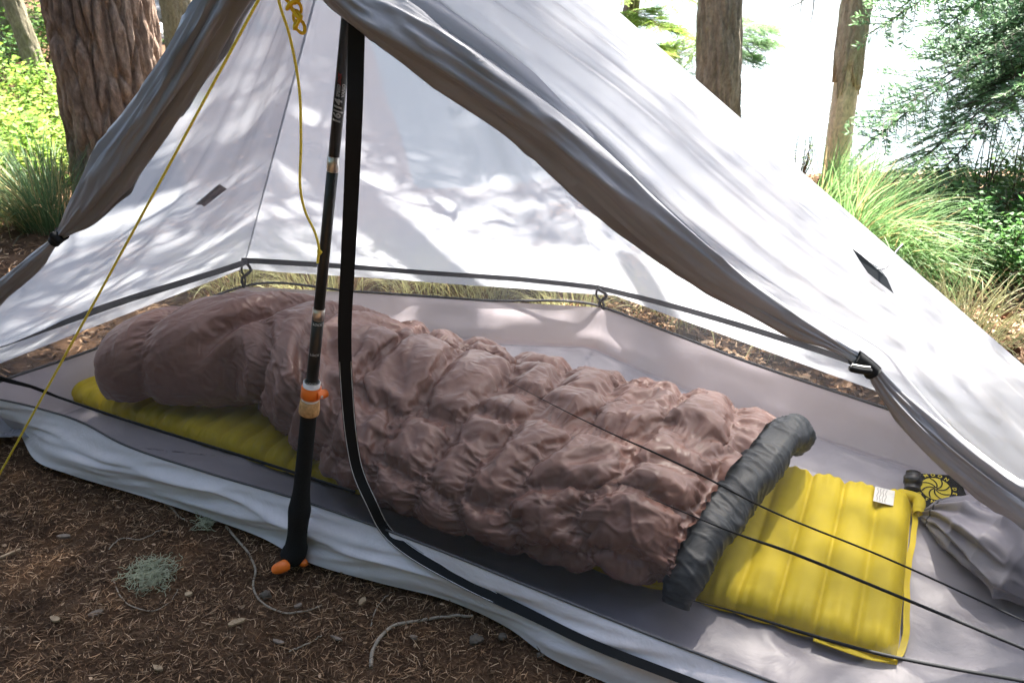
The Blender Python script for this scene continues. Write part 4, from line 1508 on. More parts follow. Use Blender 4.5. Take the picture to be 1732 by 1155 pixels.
# dead, half-barked trunk
dead = empty('dead_tree', gp(1412, 300))
tag(dead, 'pale dead trunk with stripped bark standing before the lake', 'tree')
db = gp(1412, 300)
dd_ = unit(Yp(1447, 0, db[1]) - db)
dirn = dd_
V, Fq, P_ = trunk_geo(db, dirn, 0.060, 4.2, 0.045, 6, 2.4, 0.004, 0.15, 60, (6, 1.0))
mesh_obj('bare_wood', V, Fq, bark_mat('bare_weathered_wood', (0.60, 0.50, 0.40), (0.74, 0.64, 0.53), (0.80, 0.72, 0.62)), dead)
zb_ = 0.5
nu_, nz_ = 70, 120
th = np.linspace(0, 2 * math.pi, nu_, endpoint=False)
jag = np.array([0.16 * mnoise.noise((math.cos(q) * 2.2, math.sin(q) * 2.2, 3.1)) + 0.10 * mnoise.noise((math.cos(q) * 7, math.sin(q) * 7, 1.0)) for q in th])
hz = None
for zt_ in np.linspace(0.1, 1.5, 200):
    q = db + dirn * zt_ - CO
    row = 577.5 - F_PX * (q[1] * math.sin(PITCH) + q[2] * math.cos(PITCH)) / (q[1] * math.cos(PITCH) - q[2] * math.sin(PITCH))
    if row < 128 and hz is None: hz = zt_
zz = hz + jag[None, :] + np.linspace(0, 1, nz_)[:, None] * (4.1 - hz - jag[None, :])
e1 = unit(np.cross(dirn, [0, 1.0, 0])); e2 = np.cross(dirn, e1)
RR = 0.0625 + 0.007 + 0.006 * vnoise(np.cos(th)[None] * 5, np.sin(th)[None] * 5, zz * 14, 3) + 0.005 * vnoise(np.cos(th)[None] * 9, np.sin(th)[None] * 9, zz * 40, 4) - 0.004 * zz
SVv = db + dirn * zz[..., None] + RR[..., None] * (np.cos(th)[None, :, None] * e1 + np.sin(th)[None, :, None] * e2)
SVv[..., 0] += (0.04 * np.sin(zz * 0.9 + 6) * np.clip(zz, 0, 1) * 0.5)
inn = SVv[0] - (SVv[0] - (db + dirn * zz[0][:, None])) * 0.2
SVv = np.concatenate([inn[None], SVv], 0)
mesh_obj('bark_remnant', SVv.reshape(-1, 3), grid_faces(nz_ + 1, nu_, close_v=True), bark_mat('peeling_bark', (0.28, 0.235, 0.19), (0.48, 0.42, 0.35), (0.60, 0.54, 0.46)), dead)
# bare hanging twigs beside it
for px in ([(1385, -60), (1378, -10), (1374, 25), (1366, 52)], [(1362, -80), (1358, -20), (1355, 10), (1351, 45)], [(1400, -60), (1360, 0), (1338, 12), (1320, 24)]):
    S = spline(np.array([Yp(u, v, db[1] - 0.15) for u, v in px]), 20)
    tube('dead_twig', S, np.linspace(0.005, 0.0012, 20), mat_plain('dead_twig_wood', (0.22, 0.19, 0.16), 0.9), dead, 6)

# fir off to the right, its boughs reaching into the picture
FINE = [bough_geo(1.0, 0.024, 0.017, 0.0031, np.random.default_rng(240 + i), 0.18, 0.34, 520, (0.13, 0.245, 0.115), 0.35, 0.006, (0.20, 0.34, 0.14), 0.2) for i in range(4)]
rt = np.random.default_rng(31)
fb = np.array([3.15, 4.0, 0.0])
fir = conifer('fir tree at the right edge with boughs reaching in over the lake', fb, (0.02, 0.03, 1), 0.11, 7.5, BARK_GREY, 7,
              [dict(name='crown', z0=3.2, z1=7.2, n=10, lmax=0.9, lmin=0.4, az=(-1.2, 0.6)), dict(name='crown', z0=4.2, z1=6.4, n=80, lmax=1.7, lmin=0.9, az=(2.4, 3.9))], nu=60, name='fir_tree')


def place_bough(src, root, tip, parent, roll_=0.0, tint=(1, 1, 1), scale=1.0):
    v, q, c = src
    root, tip = np.array(root), np.array(tip)
    L = np.linalg.norm(tip - root)
    d = unit(tip - root)
    az = math.atan2(d[1], d[0])
    el = math.asin(d[2])
    # the spray droops, so aim a little above the tip
    vv = xform(v, root, az, el + 0.16, roll_, L)
    return mesh_obj('bough', vv, q, NEEDLE, parent, True, c * np.array(tint))


for root, (tu, tv, ty), sc, tn in (
        ((3.10, 3.95, 0.92), (1462, 292, 3.30), 0, (1.0, 1.0, 1.0)),
        ((3.12, 3.97, 0.98), (1500, 262, 3.40), 1, (0.9, 1.0, 1.0)),
        ((3.12, 4.01, 1.05), (1478, 205, 3.55), 2, (1.0, 1.05, 1.0)),
        ((3.10, 3.95, 1.02), (1555, 292, 3.25), 3, (1.0, 1.1, 0.9)),
        ((3.14, 4.05, 1.00), (1610, 235, 3.45), 1, (1.1, 1.1, 0.8)),
        ((3.10, 3.95, 1.40), (1498, 52, 3.45), 3, (1.0, 1.15, 0.9)),
        ((3.10, 3.95, 1.46), (1570, 20, 3.35), 1, (1.0, 1.15, 0.8)),
        ((3.12, 3.95, 1.34), (1640, 55, 3.35), 2, (0.9, 1.0, 0.9))):
    place_bough(FINE[sc], root, Yp(tu, tv, ty), fir, rt.uniform(-0.5, 0.5), tn)

# young fir behind the roof, its sunlit sprays beside the grey trunk
yb = np.array([0.62, 4.75, 0.0])
young = conifer('young fir with bright yellow-green sprays behind the tent roof', yb, (0.0, 0.0, 1), 0.05, 4.0, BARK_GREY, 8,
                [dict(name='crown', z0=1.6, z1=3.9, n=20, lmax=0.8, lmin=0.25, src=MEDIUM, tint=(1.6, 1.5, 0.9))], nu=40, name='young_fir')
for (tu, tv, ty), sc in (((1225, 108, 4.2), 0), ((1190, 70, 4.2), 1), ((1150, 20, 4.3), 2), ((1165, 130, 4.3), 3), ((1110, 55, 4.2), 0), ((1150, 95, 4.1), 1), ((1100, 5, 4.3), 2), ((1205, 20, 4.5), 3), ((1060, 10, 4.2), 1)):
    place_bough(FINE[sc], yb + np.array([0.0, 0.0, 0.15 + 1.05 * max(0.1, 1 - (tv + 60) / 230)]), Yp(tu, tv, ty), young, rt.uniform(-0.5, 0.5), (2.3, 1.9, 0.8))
for (tu, tv, ty), sc in (((1322, 75, 4.6), 2), ((1312, 48, 4.7), 3), ((1290, 95, 4.6), 0)):
    place_bough(FINE[sc], b4 + d4 / d4[2] * (0.62 + 0.003 * (75 - tv)), Yp(tu, tv, ty), dark_tree, 0.2, (1.1, 1.3, 0.8))


def leafy_shrub(label, base, h, w, nst, nlf, col, seed, leaf=0.028, group=None, name='shrub', lean=(0, 0), sparse=False):
    r = np.random.default_rng(seed)
    s = empty(name, base)
    tag(s, label, 'shrub', group)
    base = np.array(base)
    tips, stemV, stemF, off = [], [], [], 0
    bp = []
    for i in range(nst):
        a = r.uniform(0, 2 * math.pi)
        out = w * math.sqrt(r.random())
        tip = base + [math.cos(a) * out + lean[0], math.sin(a) * out + lean[1], h * r.uniform(0.65, 1.05) * (1 - 0.35 * (out / w) ** 2)]
        foot = base + [math.cos(a) * out * 0.25, math.sin(a) * out * 0.25, -0.02]
        S = spline(np.array([foot, (foot + tip) / 2 + r.normal(0, 0.06 * h, 3), tip]), 10)
        V, Fc = tube_geo(S, np.linspace(0.0045, 0.0012, 10), 5, False)
        stemV.append(V); stemF += [tuple(int(k) + off for k in f) for f in Fc]; off += len(V)
        f = r.uniform(0.28, 1.0, nlf // nst)
        pp = np.stack([np.interp(f, np.linspace(0, 1, 10), S[:, k]) for k in range(3)], -1)
        pp = pp + r.normal(0, (0.05 if sparse else 0.085) * h, pp.shape) * np.array([1, 1, 0.7])
        bp.append(pp)
    mesh_obj('stem', np.vstack(stemV), stemF, mat_plain('shrub_stem', (0.10, 0.07, 0.05), 0.9), s)
    bp = np.vstack(bp)
    bp[:, 2] = np.maximum(bp[:, 2], base[2] + 0.02)
    k = len(bp)
    a = r.uniform(0, 2 * math.pi, k)
    d = unit(np.stack([np.cos(a), np.sin(a), r.normal(-0.1, 0.35, k)], -1))
    sd = unit(np.cross(d, np.array([0, 0, 1.0]) + r.normal(0, 0.45, (k, 3))))
    V, Fq = blades(bp, d, sd, leaf * r.uniform(0.6, 1.3, k), leaf * 0.62 * r.uniform(0.7, 1.2, k))
    c = np.array(col) * (1 + 0.35 * r.uniform(-1, 1, (k, 1))) * (1 + 0.12 * r.uniform(-1, 1, (k, 3)))
    mesh_obj('foliage', V, Fq, LEAF, s, False, np.repeat(np.clip(c, 0, 1), 4, 0))
    return s


def grass_tuft(label, base, n, length, spread, col, seed, lean=(0, 0), width=0.004, group=None, bend=1.0, name='grass_tuft', stiff=0.35):
    r = np.random.default_rng(seed)
    g = empty(name, base)
    tag(g, label, 'grass', group)
    k = 8
    a = r.uniform(0, 2 * math.pi, n)
    rad = spread * np.sqrt(r.random(n))
    P0 = np.array(base) + np.stack([np.cos(a) * rad, np.sin(a) * rad, np.full(n, -0.01)], -1)
    L = length * r.uniform(0.5, 1.15, n)
    out = np.stack([np.cos(a) * r.uniform(0.1, 1, n) + lean[0], np.sin(a) * r.uniform(0.1, 1, n) + lean[1]], -1)
    out = out + r.normal(0, 0.22, out.shape)
    s = np.linspace(0, 1, k)[None, :]
    lm = np.linalg.norm(out, axis=1)[:, None]
    ang0 = np.clip(1.5 - stiff * lm * 0.6, 0.6, 1.5)
    ang = ang0 - (bend * lm * r.uniform(0.7, 1.5, (n, 1))) * s ** 1.3 * 1.5
    ang = np.maximum(ang, -1.35)
    ds = L[:, None] / (k - 1)
    hx = np.cumsum(np.cos(ang) * ds, axis=1) - np.cos(ang[:, :1]) * ds
    hz_ = np.cumsum(np.sin(ang) * ds, axis=1) - np.sin(ang[:, :1]) * ds
    o2 = unit(out)
    C = np.stack([P0[:, 0:1] + o2[:, 0:1] * hx, P0[:, 1:2] + o2[:, 1:2] * hx, P0[:, 2:3] + hz_], -1)
    C[..., 2] = np.maximum(C[..., 2], np.array(base)[2] + 0.004)
    tw = r.uniform(-0.8, 0.8, n)
    sd = np.stack([-o2[:, 1] * np.cos(tw), o2[:, 0] * np.cos(tw), np.sin(tw)], -1)
    wd = width * r.uniform(0.6, 1.2, (n, 1)) * np.interp(s, [0, 0.3, 0.75, 1], [0.7, 1.0, 0.7, 0.08])
    V = np.stack([C - sd[:, None] * wd[..., None] / 2, C + sd[:, None] * wd[..., None] / 2], 2)
    idx = np.arange(n * k * 2).reshape(n, k, 2)
    Fq = np.stack([idx[:, :-1, 0], idx[:, :-1, 1], idx[:, 1:, 1], idx[:, 1:, 0]], -1).reshape(-1, 4)
    c = np.array(col)[None] * (1 + 0.3 * r.uniform(-1, 1, (n, 1)))
    dry = r.random(n) < 0.14
    c[dry] = np.array([0.42, 0.34, 0.16]) * r.uniform(0.7, 1.1, (dry.sum(), 1))
    mesh_obj('blade', V.reshape(-1, 3), Fq, GRASS, g, True, np.repeat(np.clip(c, 0, 1), k * 2, 0))['kind'] = 'stuff'
    return g


# right bank: arching sedge and low bushes
GC = (0.19, 0.33, 0.12)
for i, (u, v, n_, L_, lab) in enumerate(((1455, 445, 800, 0.46, 'pale arching sedge tuft hanging over the litter just beside the tent'), (1405, 385, 600, 0.40, 'bright sedge tuft half hidden behind the tent slope'),
                                   (1525, 470, 300, 0.36, 'yellow-green sedge tuft with tips bending to the right'), (1425, 325, 380, 0.32, 'short sedge tuft round the foot of the dead trunk'),
                                   (1490, 385, 420, 0.38, 'sedge tuft between the dead trunk and the bushes'))):
    q = gp(u, v)
    grass_tuft(lab, q, n_, L_, 0.10, GC, 300 + i, (0.75, -0.45), 0.0048, 'sedge tufts on the bank')
for i, (u, v, h, w, col, lab, nl) in enumerate((
        (1640, 455, 0.30, 0.26, (0.07, 0.16, 0.045), 'dark green bush at the edge of the brown litter', 1500),
        (1725, 470, 0.34, 0.28, (0.085, 0.20, 0.045), 'leafy green bush at the right edge above the litter', 1700),
        (1580, 400, 0.28, 0.26, (0.15, 0.23, 0.10), 'grey-green bush between sedge and dark bush', 1300),
        (1660, 385, 0.30, 0.30, (0.13, 0.24, 0.065), 'broad green bush behind the dark one', 1700),
        (1740, 380, 0.34, 0.30, (0.14, 0.25, 0.065), 'bright green bush at the right edge below the fir', 1600),
        (1600, 345, 0.22, 0.30, (0.20, 0.29, 0.10), 'low pale bush at the water side', 1100),
        (1700, 335, 0.24, 0.30, (0.18, 0.28, 0.09), 'low bush on the bank crest right of the pale one', 1100),
        (1820, 400, 0.38, 0.35, (0.060, 0.140, 0.030), 'bush just beyond the right edge of the view', 1200))):
    leafy_shrub(lab, gp(u, v), h, w, 16, nl, col, 400 + i, 0.026 if i % 2 else 0.021, 'bushes on the bank')
for i, (u, v, h, lab) in enumerate(((1668, 372, 0.62, 'thin twiggy sapling rising against the lake, left one'), (1722, 345, 0.60, 'thin twiggy sapling at the right edge against the lake'), (1352, 300, 0.24, 'thin leafy twig plant beside the dead trunk'))):
    leafy_shrub(lab, gp(u, v), h, 0.16, 7, 130, (0.10, 0.17, 0.06), 450 + i, 0.016, 'saplings at the water', name='sapling', sparse=True)

# left side: grass clump, bright undergrowth, conifers
q = gp(82, 388)
grass_tuft('blue-green grass clump left of the tent below the thick trunk', q, 650, 0.42, 0.10, (0.10, 0.17, 0.075), 500, (-0.25, -0.05), 0.0034, 'grass clumps on the left', 0.8)
q = gp(20, 372)
grass_tuft('pale dry grass clump at the left edge', q, 260, 0.26, 0.12, (0.26, 0.27, 0.10), 501, (0.1, -0.2), 0.003, 'grass clumps on the left', 0.9)
for i, (u, v, h, w, nl, col, lab) in enumerate((
        (20, 318, 0.32, 0.34, 1500, (0.20, 0.32, 0.055), 'bright undergrowth bush behind the grass clump'),
        (105, 312, 0.30, 0.32, 1500, (0.24, 0.34, 0.065), 'sunlit bush at the foot of the thick trunk'),
        (-60, 290, 0.40, 0.40, 1200, (0.16, 0.28, 0.05), 'green bush at the far left edge'),
        (60, 262, 0.34, 0.42, 1700, (0.26, 0.37, 0.07), 'pale sunlit bush behind the bright undergrowth'),
        (140, 250, 0.30, 0.36, 1300, (0.22, 0.33, 0.06), 'bush showing right behind the thick trunk'),
        (0, 225, 0.44, 0.50, 1700, (0.17, 0.29, 0.05), 'tall green bush left of the slim trunk'),
        (120, 205, 0.48, 0.50, 1700, (0.24, 0.35, 0.06), 'tall bright bush right of the slim trunk'),
        (-40, 150, 0.6, 0.6, 1600, (0.08, 0.19, 0.045), 'dark bush in the shade of the left conifers'),
        (60, 120, 0.7, 0.6, 1700, (0.16, 0.29, 0.055), 'high bush behind the slim trunk'),
        (125, 85, 0.8, 0.6, 1700, (0.24, 0.36, 0.07), 'far bright bush between slim and thick trunks'),
        (268, 190, 0.18, 0.4, 900, (0.20, 0.30, 0.07), 'low bush seen between the thick trunk and the tent'))):
    q = gp(u, max(v, 60))
    leafy_shrub(lab, q, h, w, 18, nl, col, 510 + i, 0.034 if i % 2 else 0.042, 'bushes on the left')
rc = np.random.default_rng(77)
spots = [(-3.9, 6.9, 'dark low-branched conifer behind the left bushes'), (-5.2, 6.2, 'conifer at the far left edge with low dark boughs'), (-4.6, 9.2, 'conifer deeper in the left wood'), (-6.6, 8.4, 'conifer half hidden at the left edge'), (-3.3, 10.4, 'conifer behind the thick trunk'), (-7.6, 12.0, 'farthest conifer of the left wood'), (-5.6, 13.6, 'tall conifer at the back of the left wood')]
for i, (x, y, lab) in enumerate(spots):
    bb_ = np.array([x, y, gz(x, y)])
    h_ = rc.uniform(5.5, 9)
    conifer(lab, bb_, (0, 0, 1), 0.09, h_, BARK_GREY, 60 + i, [dict(name='crown', z0=0.25, z1=h_ * 0.97, n=46, lmax=1.7, lmin=0.3, taper=0.85, tint=(0.9, 1.1, 0.9))], 'conifers of the left wood', nu=24, crack=0.01)

# unseen wood behind and beside the viewpoint, added to hold back front skylight
BIG = [bough_geo(1.0, 0.11, 0.13, 0.040, np.random.default_rng(260 + i), 0.25, 0.42, 22, (0.050, 0.085, 0.030), 0.35, 0.012, flatness=0.4) for i in range(3)]
Vw, Fw, Cw, off = [], [], [], 0
rw = np.random.default_rng(55)
for x, y in ((-4.4, -1.2), (-2.2, -3.4), (-0.1, -3.2), (2.0, -3.6), (4.0, -2.0), (5.4, 0.2), (-5.0, 1.2), (-4.6, -3.8), (0.9, -6.0), (-1.9, -6.4), (4.4, -5.0), (6.2, -1.6), (-6.8, -1.2)):
    h_ = rw.uniform(8, 12)
    P_ = np.array([[x, y, gz(x, y) + h_ * f] for f in np.linspace(-0.02, 1, 10)])
    v, Fc = tube_geo(P_, np.linspace(0.16, 0.02, 10), 8, False)
    Vw.append(v); Fw.append(np.array(Fc) + off); Cw.append(np.repeat([[0.10, 0.075, 0.055]], len(v), 0)); off += len(v)
    for i in range(62):
        f = (i + rw.random()) / 62
        v, q, c = BIG[rw.integers(3)]
        v = xform(v, (x, y, gz(x, y) + 0.6 + (h_ - 0.8) * f), rw.uniform(0, 6.283), rw.uniform(-0.3, 0.1), rw.uniform(-0.4, 0.4), 2.1 * (1 - 0.75 * f) * rw.uniform(0.8, 1.1) + 0.3)
        Vw.append(v); Fw.append(q + off); Cw.append(c * rw.uniform(0.8, 1.2)); off += len(v)
wd_ = mesh_obj('unseen_forest', np.vstack(Vw), np.vstack(Fw), NEEDLE, None, True, np.vstack(Cw))
tag(wd_, 'unseen conifer wood added round the viewpoint to block skylight from the front', 'forest', kind='stuff')

# boulders and a log glimpsed behind the thick trunk
ROCK = bark_mat('pale_granite', (0.22, 0.22, 0.22), (0.36, 0.36, 0.36), (0.50, 0.50, 0.49))


def rock(label, c, r, seed):
    nu_, nv_ = 40, 28
    th = np.linspace(0, 2 * math.pi, nu_, endpoint=False)[None, :]
    ph = np.linspace(0.02, math.pi - 0.02, nv_)[:, None]
    d = np.stack([np.sin(ph) * np.cos(th), np.sin(ph) * np.sin(th), np.cos(ph) + 0 * th], -1)
    rr = 1 + 0.30 * vnoise(d[..., 0] * 1.6 + 9, d[..., 1] * 1.6, d[..., 2] * 1.6, seed) + 0.10 * vnoise(d[..., 0] * 5, d[..., 1] * 5 + 9, d[..., 2] * 5, seed + 1)
    V = np.array(c) + d * rr[..., None] * np.array(r)
    Fc = [tuple(x) for x in grid_faces(nv_, nu_, close_v=True)] + [tuple(range(nu_)), tuple(reversed(range((nv_ - 1) * nu_, nv_ * nu_)))]
    return tag(mesh_obj('boulder', V.reshape(-1, 3), Fc, ROCK), label, 'rock', 'boulders behind the trunks')


for (u, v, z, r_, lab, sd) in ((262, 40, 0.1, (0.55, 0.5, 0.34), 'largest pale boulder between the two left trunks', 1), (285, 62, 0.05, (0.3, 0.3, 0.18), 'small pale boulder at the foot of the largest', 2), (250, 95, 0.0, (0.2, 0.2, 0.10), 'flat pale stone beside the thick trunk', 3), (275, 84, 0.0, (0.16, 0.14, 0.07), 'little white stone in the clearing', 4)):
    q = Zp(u, v, z)
    rock(lab, (q[0], q[1], gz(q[0], q[1]) + r_[2] * 0.5), r_, sd)

# ---------------------------------------------------------------- litter
def litter(name, label, X, Y, lmin, lmax, wid, cols, seed, lift=0.010, curl=0.25):
    r = np.random.default_rng(seed)
    n = len(X)
    Z = ground_z(X, Y) + np.abs(r.normal(0, lift * 0.5, n)) + 0.001
    a = r.uniform(0, 2 * math.pi, n)
    el = r.normal(0, 0.22, n)
    d = np.stack([np.cos(a) * np.cos(el), np.sin(a) * np.cos(el), np.sin(el)], -1)
    sd = unit(np.stack([-np.sin(a), np.cos(a), r.normal(0, 0.5, n)], -1))
    L = r.uniform(lmin, lmax, n)[:, None]
    W = (wid * r.uniform(0.6, 1.4, n))[:, None]
    B = np.stack([X, Y, Z], -1)
    bow = np.cross(d, sd) * (L * r.normal(0, curl * 0.4, (n, 1))) + sd * (L * r.normal(0, curl * 0.3, (n, 1)))
    M_ = B + d * L * 0.5 + bow
    T_ = B + d * L
    V = np.stack([B - sd * W * 0.35, B + sd * W * 0.35, M_ - sd * W * 0.5, M_ + sd * W * 0.5, T_ - sd * W * 0.15, T_ + sd * W * 0.15], 1)
    i = np.arange(n)[:, None] * 6
    Fq = np.concatenate([i + np.array([[0, 1, 3, 2]]), i + np.array([[2, 3, 5, 4]])], 0)
    cols = np.array(cols)
    c = cols[r.integers(len(cols), size=n)] * r.uniform(0.7, 1.7, (n, 1))
    o = mesh_obj(name, V.reshape(-1, 3), Fq, WOOD, None, False, np.repeat(np.clip(c, 0, 1), 6, 0))
    return tag(o, label, 'litter', kind='stuff')


NC = [(0.070, 0.040, 0.023), (0.12, 0.068, 0.037), (0.17, 0.10, 0.054), (0.24, 0.145, 0.08), (0.33, 0.22, 0.135), (0.048, 0.030, 0.019), (0.07, 0.042, 0.025), (0.10, 0.06, 0.034), (0.15, 0.09, 0.05)]
rl = np.random.default_rng(99)


def outside_front(X, Y, m=0.0):
    return Y < np.interp(X, sill_bot[:, 0], sill_bot[:, 1]) + m


X = rl.uniform(-1.35, 0.55, 75000); Y = rl.uniform(0.72, 1.62, 75000)
k_ = outside_front(X, Y, 0.03) & (rl.random(len(X)) < 0.45 + 0.9 * (vnoise(X * 7, Y * 7, 0, 141) * 0.5 + 0.5))
litter('needle_litter', 'brown fallen conifer needles in front of the tent', X[k_], Y[k_], 0.008, 0.024, 0.0013, NC, 1)
X = rl.uniform(-1.35, 0.55, 3000); Y = rl.uniform(0.72, 1.62, 3000)
k_ = outside_front(X, Y, 0.02)
litter('bark_crumb_litter', 'crumbs of bark and dead leaf in front of the tent', X[k_], Y[k_], 0.003, 0.009, 0.0045, NC, 2, 0.008)
RCOL = [(0.16, 0.09, 0.05), (0.24, 0.145, 0.085), (0.33, 0.215, 0.135), (0.42, 0.30, 0.20), (0.10, 0.06, 0.035)]
X = rl.uniform(0.1, 3.4, 40000); Y = rl.uniform(1.3, 4.2, 40000)
k_ = (Y - 1.33) * 0.8 + (X - 1.3) * 0.75 > 0.02
litter('leaf_litter', 'sunlit tan litter behind and right of the tent', X[k_], Y[k_], 0.010, 0.040, 0.009, RCOL, 3, 0.014)
X = rl.uniform(-4.2, -0.9, 26000); Y = rl.uniform(1.7, 5.0, 26000)
k_ = (Y - 1.7) * 0.62 - (X + 1.5) * 0.78 > -0.35
k_ &= ~((X > -1.35) & (Y < 1.9))
litter('twig_litter', 'brown litter on the ground left of the tent', X[k_], Y[k_], 0.010, 0.035, 0.006, NC + [(0.30, 0.22, 0.15)], 4, 0.012)
# meagre grass behind the tent, seen below the canopy hem
for i in range(16):
    x = -0.9 + 0.15 * i + rl.uniform(-0.05, 0.05)
    y = 2.62 - 0.02 * i - 0.26 * max(0, x - 0.3) + rl.uniform(-0.1, 0.25)
    grass_tuft(('first', 'second', 'third', 'fourth', 'fifth', 'sixth', 'seventh', 'eighth', 'ninth', 'tenth', 'eleventh', 'twelfth', 'thirteenth', 'fourteenth', 'fifteenth', 'last')[i] + ' thin grass tuft from the left behind the tent rear wall', (x, y, gz(x, y)), 260, 0.24, 0.12, (0.42, 0.42, 0.20), 600 + i, (rl.uniform(-0.4, 0.4), -0.1), 0.003, 'grass behind the tent')

# twigs
TW = mat_plain('grey_twig', (0.30, 0.25, 0.19), 0.9, 0.1, var=0.35, scale=200, bump=0.5)
for lab, px, r0, r1 in (
        ('long curved grey twig left of the pole handle, hooked like a J', [(383, 893), (398, 912), (418, 935), (433, 968), (429, 995), (440, 1018), (470, 1037), (505, 1040), (545, 1027)], 0.0026, 0.0014),
        ('bent pale twig near the bottom, right of the pole handle', [(628, 1132), (631, 1104), (645, 1080), (668, 1062), (715, 1052), (760, 1046), (800, 1045)], 0.0034, 0.0022),
        ('thin dark twig above the pale lichen tuft', [(185, 932), (205, 915), (240, 915), (278, 897)], 0.0012, 0.0008),
        ('thin looping twig under the pale lichen tuft', [(193, 985), (205, 1012), (225, 1030), (262, 1036), (290, 1020), (302, 1000)], 0.0013, 0.0008),
        ('short twig just right of the orange handle tip', [(525, 945), (550, 962), (580, 970), (615, 968)], 0.0016, 0.001),
        ('forked dark twig at the hem of the tent', [(270, 848), (290, 862), (305, 878), (318, 885)], 0.0026, 0.0012),
        ('straight twig lying at the bottom centre', [(490, 1105), (520, 1093), (545, 1078)], 0.0014, 0.0009),
        ('upright thin twig left of the bent pale one', [(628, 1062), (634, 1040), (650, 1015), (668, 1003)], 0.0012, 0.0008)):
    S = spline(np.array([gp(u, v) + [0, 0, 0.006] for u, v in px]), 50)
    S[:, 2] += 0.0015 * vnoise(np.arange(50) * 0.3, 0, 0, 5)
    tag(tube('twig', S, np.linspace(r0, r1, 50), TW, None, 7), lab, 'twig', 'twigs on the needle litter')

# wood chips
CH = mat_plain('pale_wood_chip', (0.36, 0.26, 0.16), 0.9, 0.1, var=0.3, scale=120, bump=0.5)
CHD = mat_plain('grey_wood_chip', (0.20, 0.16, 0.125), 0.9, 0.1, var=0.3, scale=120, bump=0.5)
for i, (u, v, L, W, an, lab, m_) in enumerate((
        (18, 942, 0.046, 0.009, 1.0, 'long pale wood splinter at the left edge', CH), (95, 1052, 0.022, 0.010, -0.5, 'oval pale chip low on the left', CH),
        (165, 1042, 0.026, 0.010, 0.6, 'pale chip right of the oval one', CHD), (614, 1022, 0.022, 0.011, 1.35, 'upright pale chip below the tent hem', CH),
        (472, 1091, 0.022, 0.009, -0.25, 'dull chip at the bottom left of centre', CHD), (268, 1135, 0.020, 0.008, -0.3, 'small chip at the bottom edge', CH),
        (110, 912, 0.030, 0.007, 0.0, 'thin flat chip left of the lichen', CHD), (320, 1010, 0.014, 0.008, 0.2, 'tiny chip right of the lichen', CH),
        (570, 1085, 0.026, 0.008, -0.6, 'narrow chip beside the bent twig', CHD), (400, 1058, 0.030, 0.010, 0.5, 'tan chip below the hooked twig', CH),
        (505, 1030, 0.018, 0.010, 0.9, 'chip inside the hook of the long twig', CHD), (700, 1083, 0.015, 0.008, -0.5, 'reddish chip right of the bent twig', CHD))):
    q = gp(u, v)
    r = np.random.default_rng(700 + i)
    kx = 9
    oo = [(math.cos(t_) * L / 2 * r.uniform(0.8, 1.15), math.sin(t_) * W / 2 * r.uniform(0.75, 1.2)) for t_ in np.linspace(0, 2 * math.pi, kx, endpoint=False)]
    e1 = np.array([math.cos(an), math.sin(an), r.normal(0, 0.12)]); e2 = np.array([-math.sin(an), math.cos(an), r.normal(0, 0.2)])
    Vt = np.array([q + [0, 0, 0.010] + e1 * x + e2 * y for x, y in oo])
    Vb = Vt - [0, 0, 0.0035]
    Fc = [tuple(range(kx)), tuple(reversed(range(kx, 2 * kx)))] + [(j, j + kx, (j + 1) % kx + kx, (j + 1) % kx) for j in range(kx)]
    tag(mesh_obj('wood_chip', np.vstack([Vt, Vb]), Fc, m_, None, False), lab, 'wood chip', 'wood chips on the litter')

# lichen tufts: tangled pale strands
LI = mat_plain('pale_green_lichen', (0.36, 0.37, 0.25), 0.9, 0.1, var=0.2)
for lab, u, v, rad, ns, sd in (('pale green tangled lichen tuft on the needle litter', 255, 978, 0.036, 190, 1), ('small dull lichen tuft at the tent hem', 348, 893, 0.020, 45, 2)):
    q = gp(u, v)
    r = np.random.default_rng(800 + sd)
    VV, FF, off = [], [], 0
    for i in range(ns):
        a = r.uniform(0, 2 * math.pi)
        st0 = q + np.array([math.cos(a), math.sin(a), 0]) * rad * 0.55 * math.sqrt(r.random()) + [0, 0, r.uniform(0.004, 0.018)]
        P_ = [st0]
        h_ = r.uniform(0, 2 * math.pi)
        for s_i in range(12):
            h_ += r.normal(0, 0.75)
            P_.append(P_[-1] + np.array([math.cos(h_), math.sin(h_), r.normal(0, 0.45)]) * rad * 0.13)
        P_ = np.array(P_)
        P_[:, 2] = np.clip(P_[:, 2], q[2] + 0.003, q[2] + 0.030)
        V, Fc = tube_geo(spline(P_, 18), np.linspace(0.0009, 0.0005, 18), 4, False)
        VV.append(V); FF += [tuple(int(k) + off for k in f) for f in Fc]; off += len(V)
    tag(mesh_obj('lichen', np.vstack(VV), FF, LI), lab, 'lichen', 'lichen scraps')

# fallen cones and pebbles
CONE = mat_plain('brown_cone', (0.16, 0.075, 0.04), 0.85, 0.15, var=0.35, scale=90, bump=0.5)


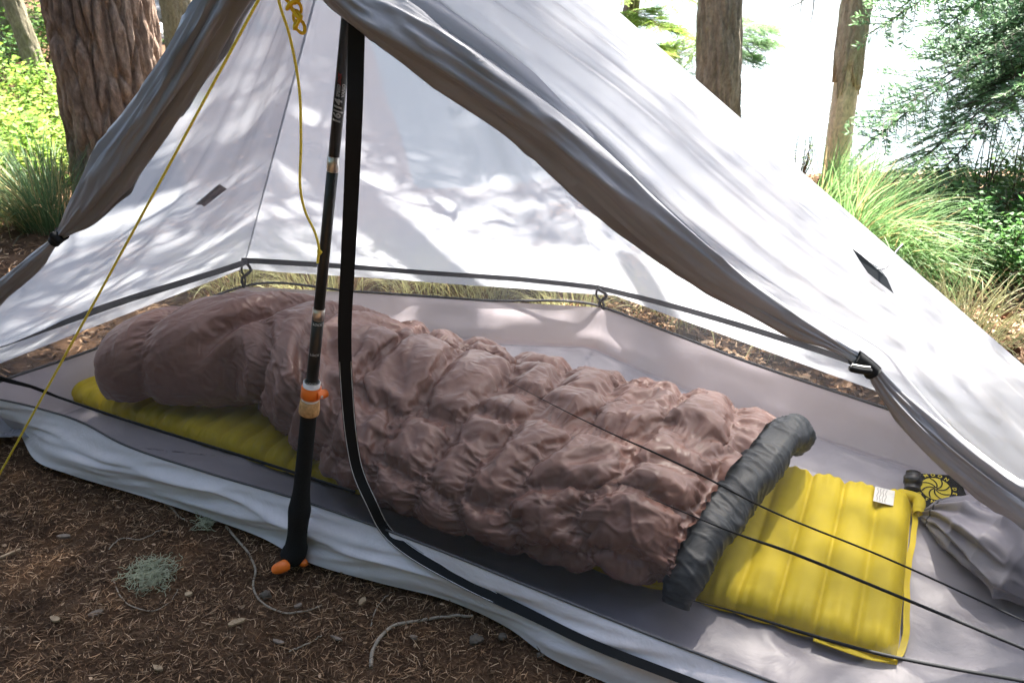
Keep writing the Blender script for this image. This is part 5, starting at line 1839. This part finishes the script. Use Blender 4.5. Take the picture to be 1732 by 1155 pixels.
def cone(label, q, s, az, sd):
    r = np.random.default_rng(sd)
    c0 = empty('fir_cone', q)
    tag(c0, label, 'cone', 'fallen cones')
    ax = np.array([math.cos(az), math.sin(az), 0.1])
    e1 = unit(np.cross(ax, [0, 0, 1.0])); e2 = np.cross(ax, e1)
    L, R = 0.05 * s, 0.016 * s
    cc = np.array(q) + [0, 0, R * 0.9]
    P_ = np.array([cc + ax * L * f for f in np.linspace(-0.5, 0.5, 9)])
    tube('core', P_, R * 0.62 * np.sin(np.linspace(0.25, math.pi - 0.2, 9)) ** 0.5, CONE, c0, 10)
    B, D, S_, = [], [], []
    for i in range(70):
        f = i / 70
        an = i * 2.39996
        rd = math.cos(an) * e1 + math.sin(an) * e2
        B.append(cc + ax * L * (f - 0.5) + rd * R * 0.45 * math.sin(math.pi * (0.1 + 0.8 * f)))
        D.append(unit(rd * 0.85 + ax * 0.55)); S_.append(unit(np.cross(ax, rd)))
    V, Fq = blades(np.array(B), np.array(D), np.array(S_), R * 0.75, R * 0.62)
    o = mesh_obj('scale', V, Fq, CONE, c0, False)
    o['kind'] = 'stuff'


for lab, u, v, s, az, sd in (('brown cone on the litter at the right edge', 1708, 602, 0.9, 0.4, 1), ('cone just behind the tent seen past the tie-back', 1452, 660, 0.8, 1.2, 2), ('cone on the litter right of the sedge', 1640, 520, 0.8, 2.0, 3), ('cone at the far right by the bushes', 1700, 540, 0.9, 0.9, 4), ('cone seen under the rear hem at right', 1355, 622, 0.8, 0.2, 5)):
    cone(lab, gp(u, v), s, az, 900 + sd)
PEB = mat_plain('grey_pebble', (0.11, 0.09, 0.07), 0.85, 0.2, var=0.3, scale=80)
for i, (u, v, s, lab) in enumerate(((450, 1012, 0.0085, 'round pebble by the hooked twig'), (805, 1088, 0.009, 'knobbly grey pebble at the tent hem, bottom centre'), (850, 1082, 0.006, 'pale pebble right of the knobbly one'), (915, 1113, 0.006, 'small pale pebble near the bottom hem'))):
    o = rock(lab, gp(u, v) + np.array([0, 0, s * 0.6 + 0.004]), (s * 1.2, s, s * 0.8), 40 + i)
    o.name = 'pebble'
    o.data.materials[0] = PEB
    tag(o, lab, 'pebble', 'pebbles on the litter')
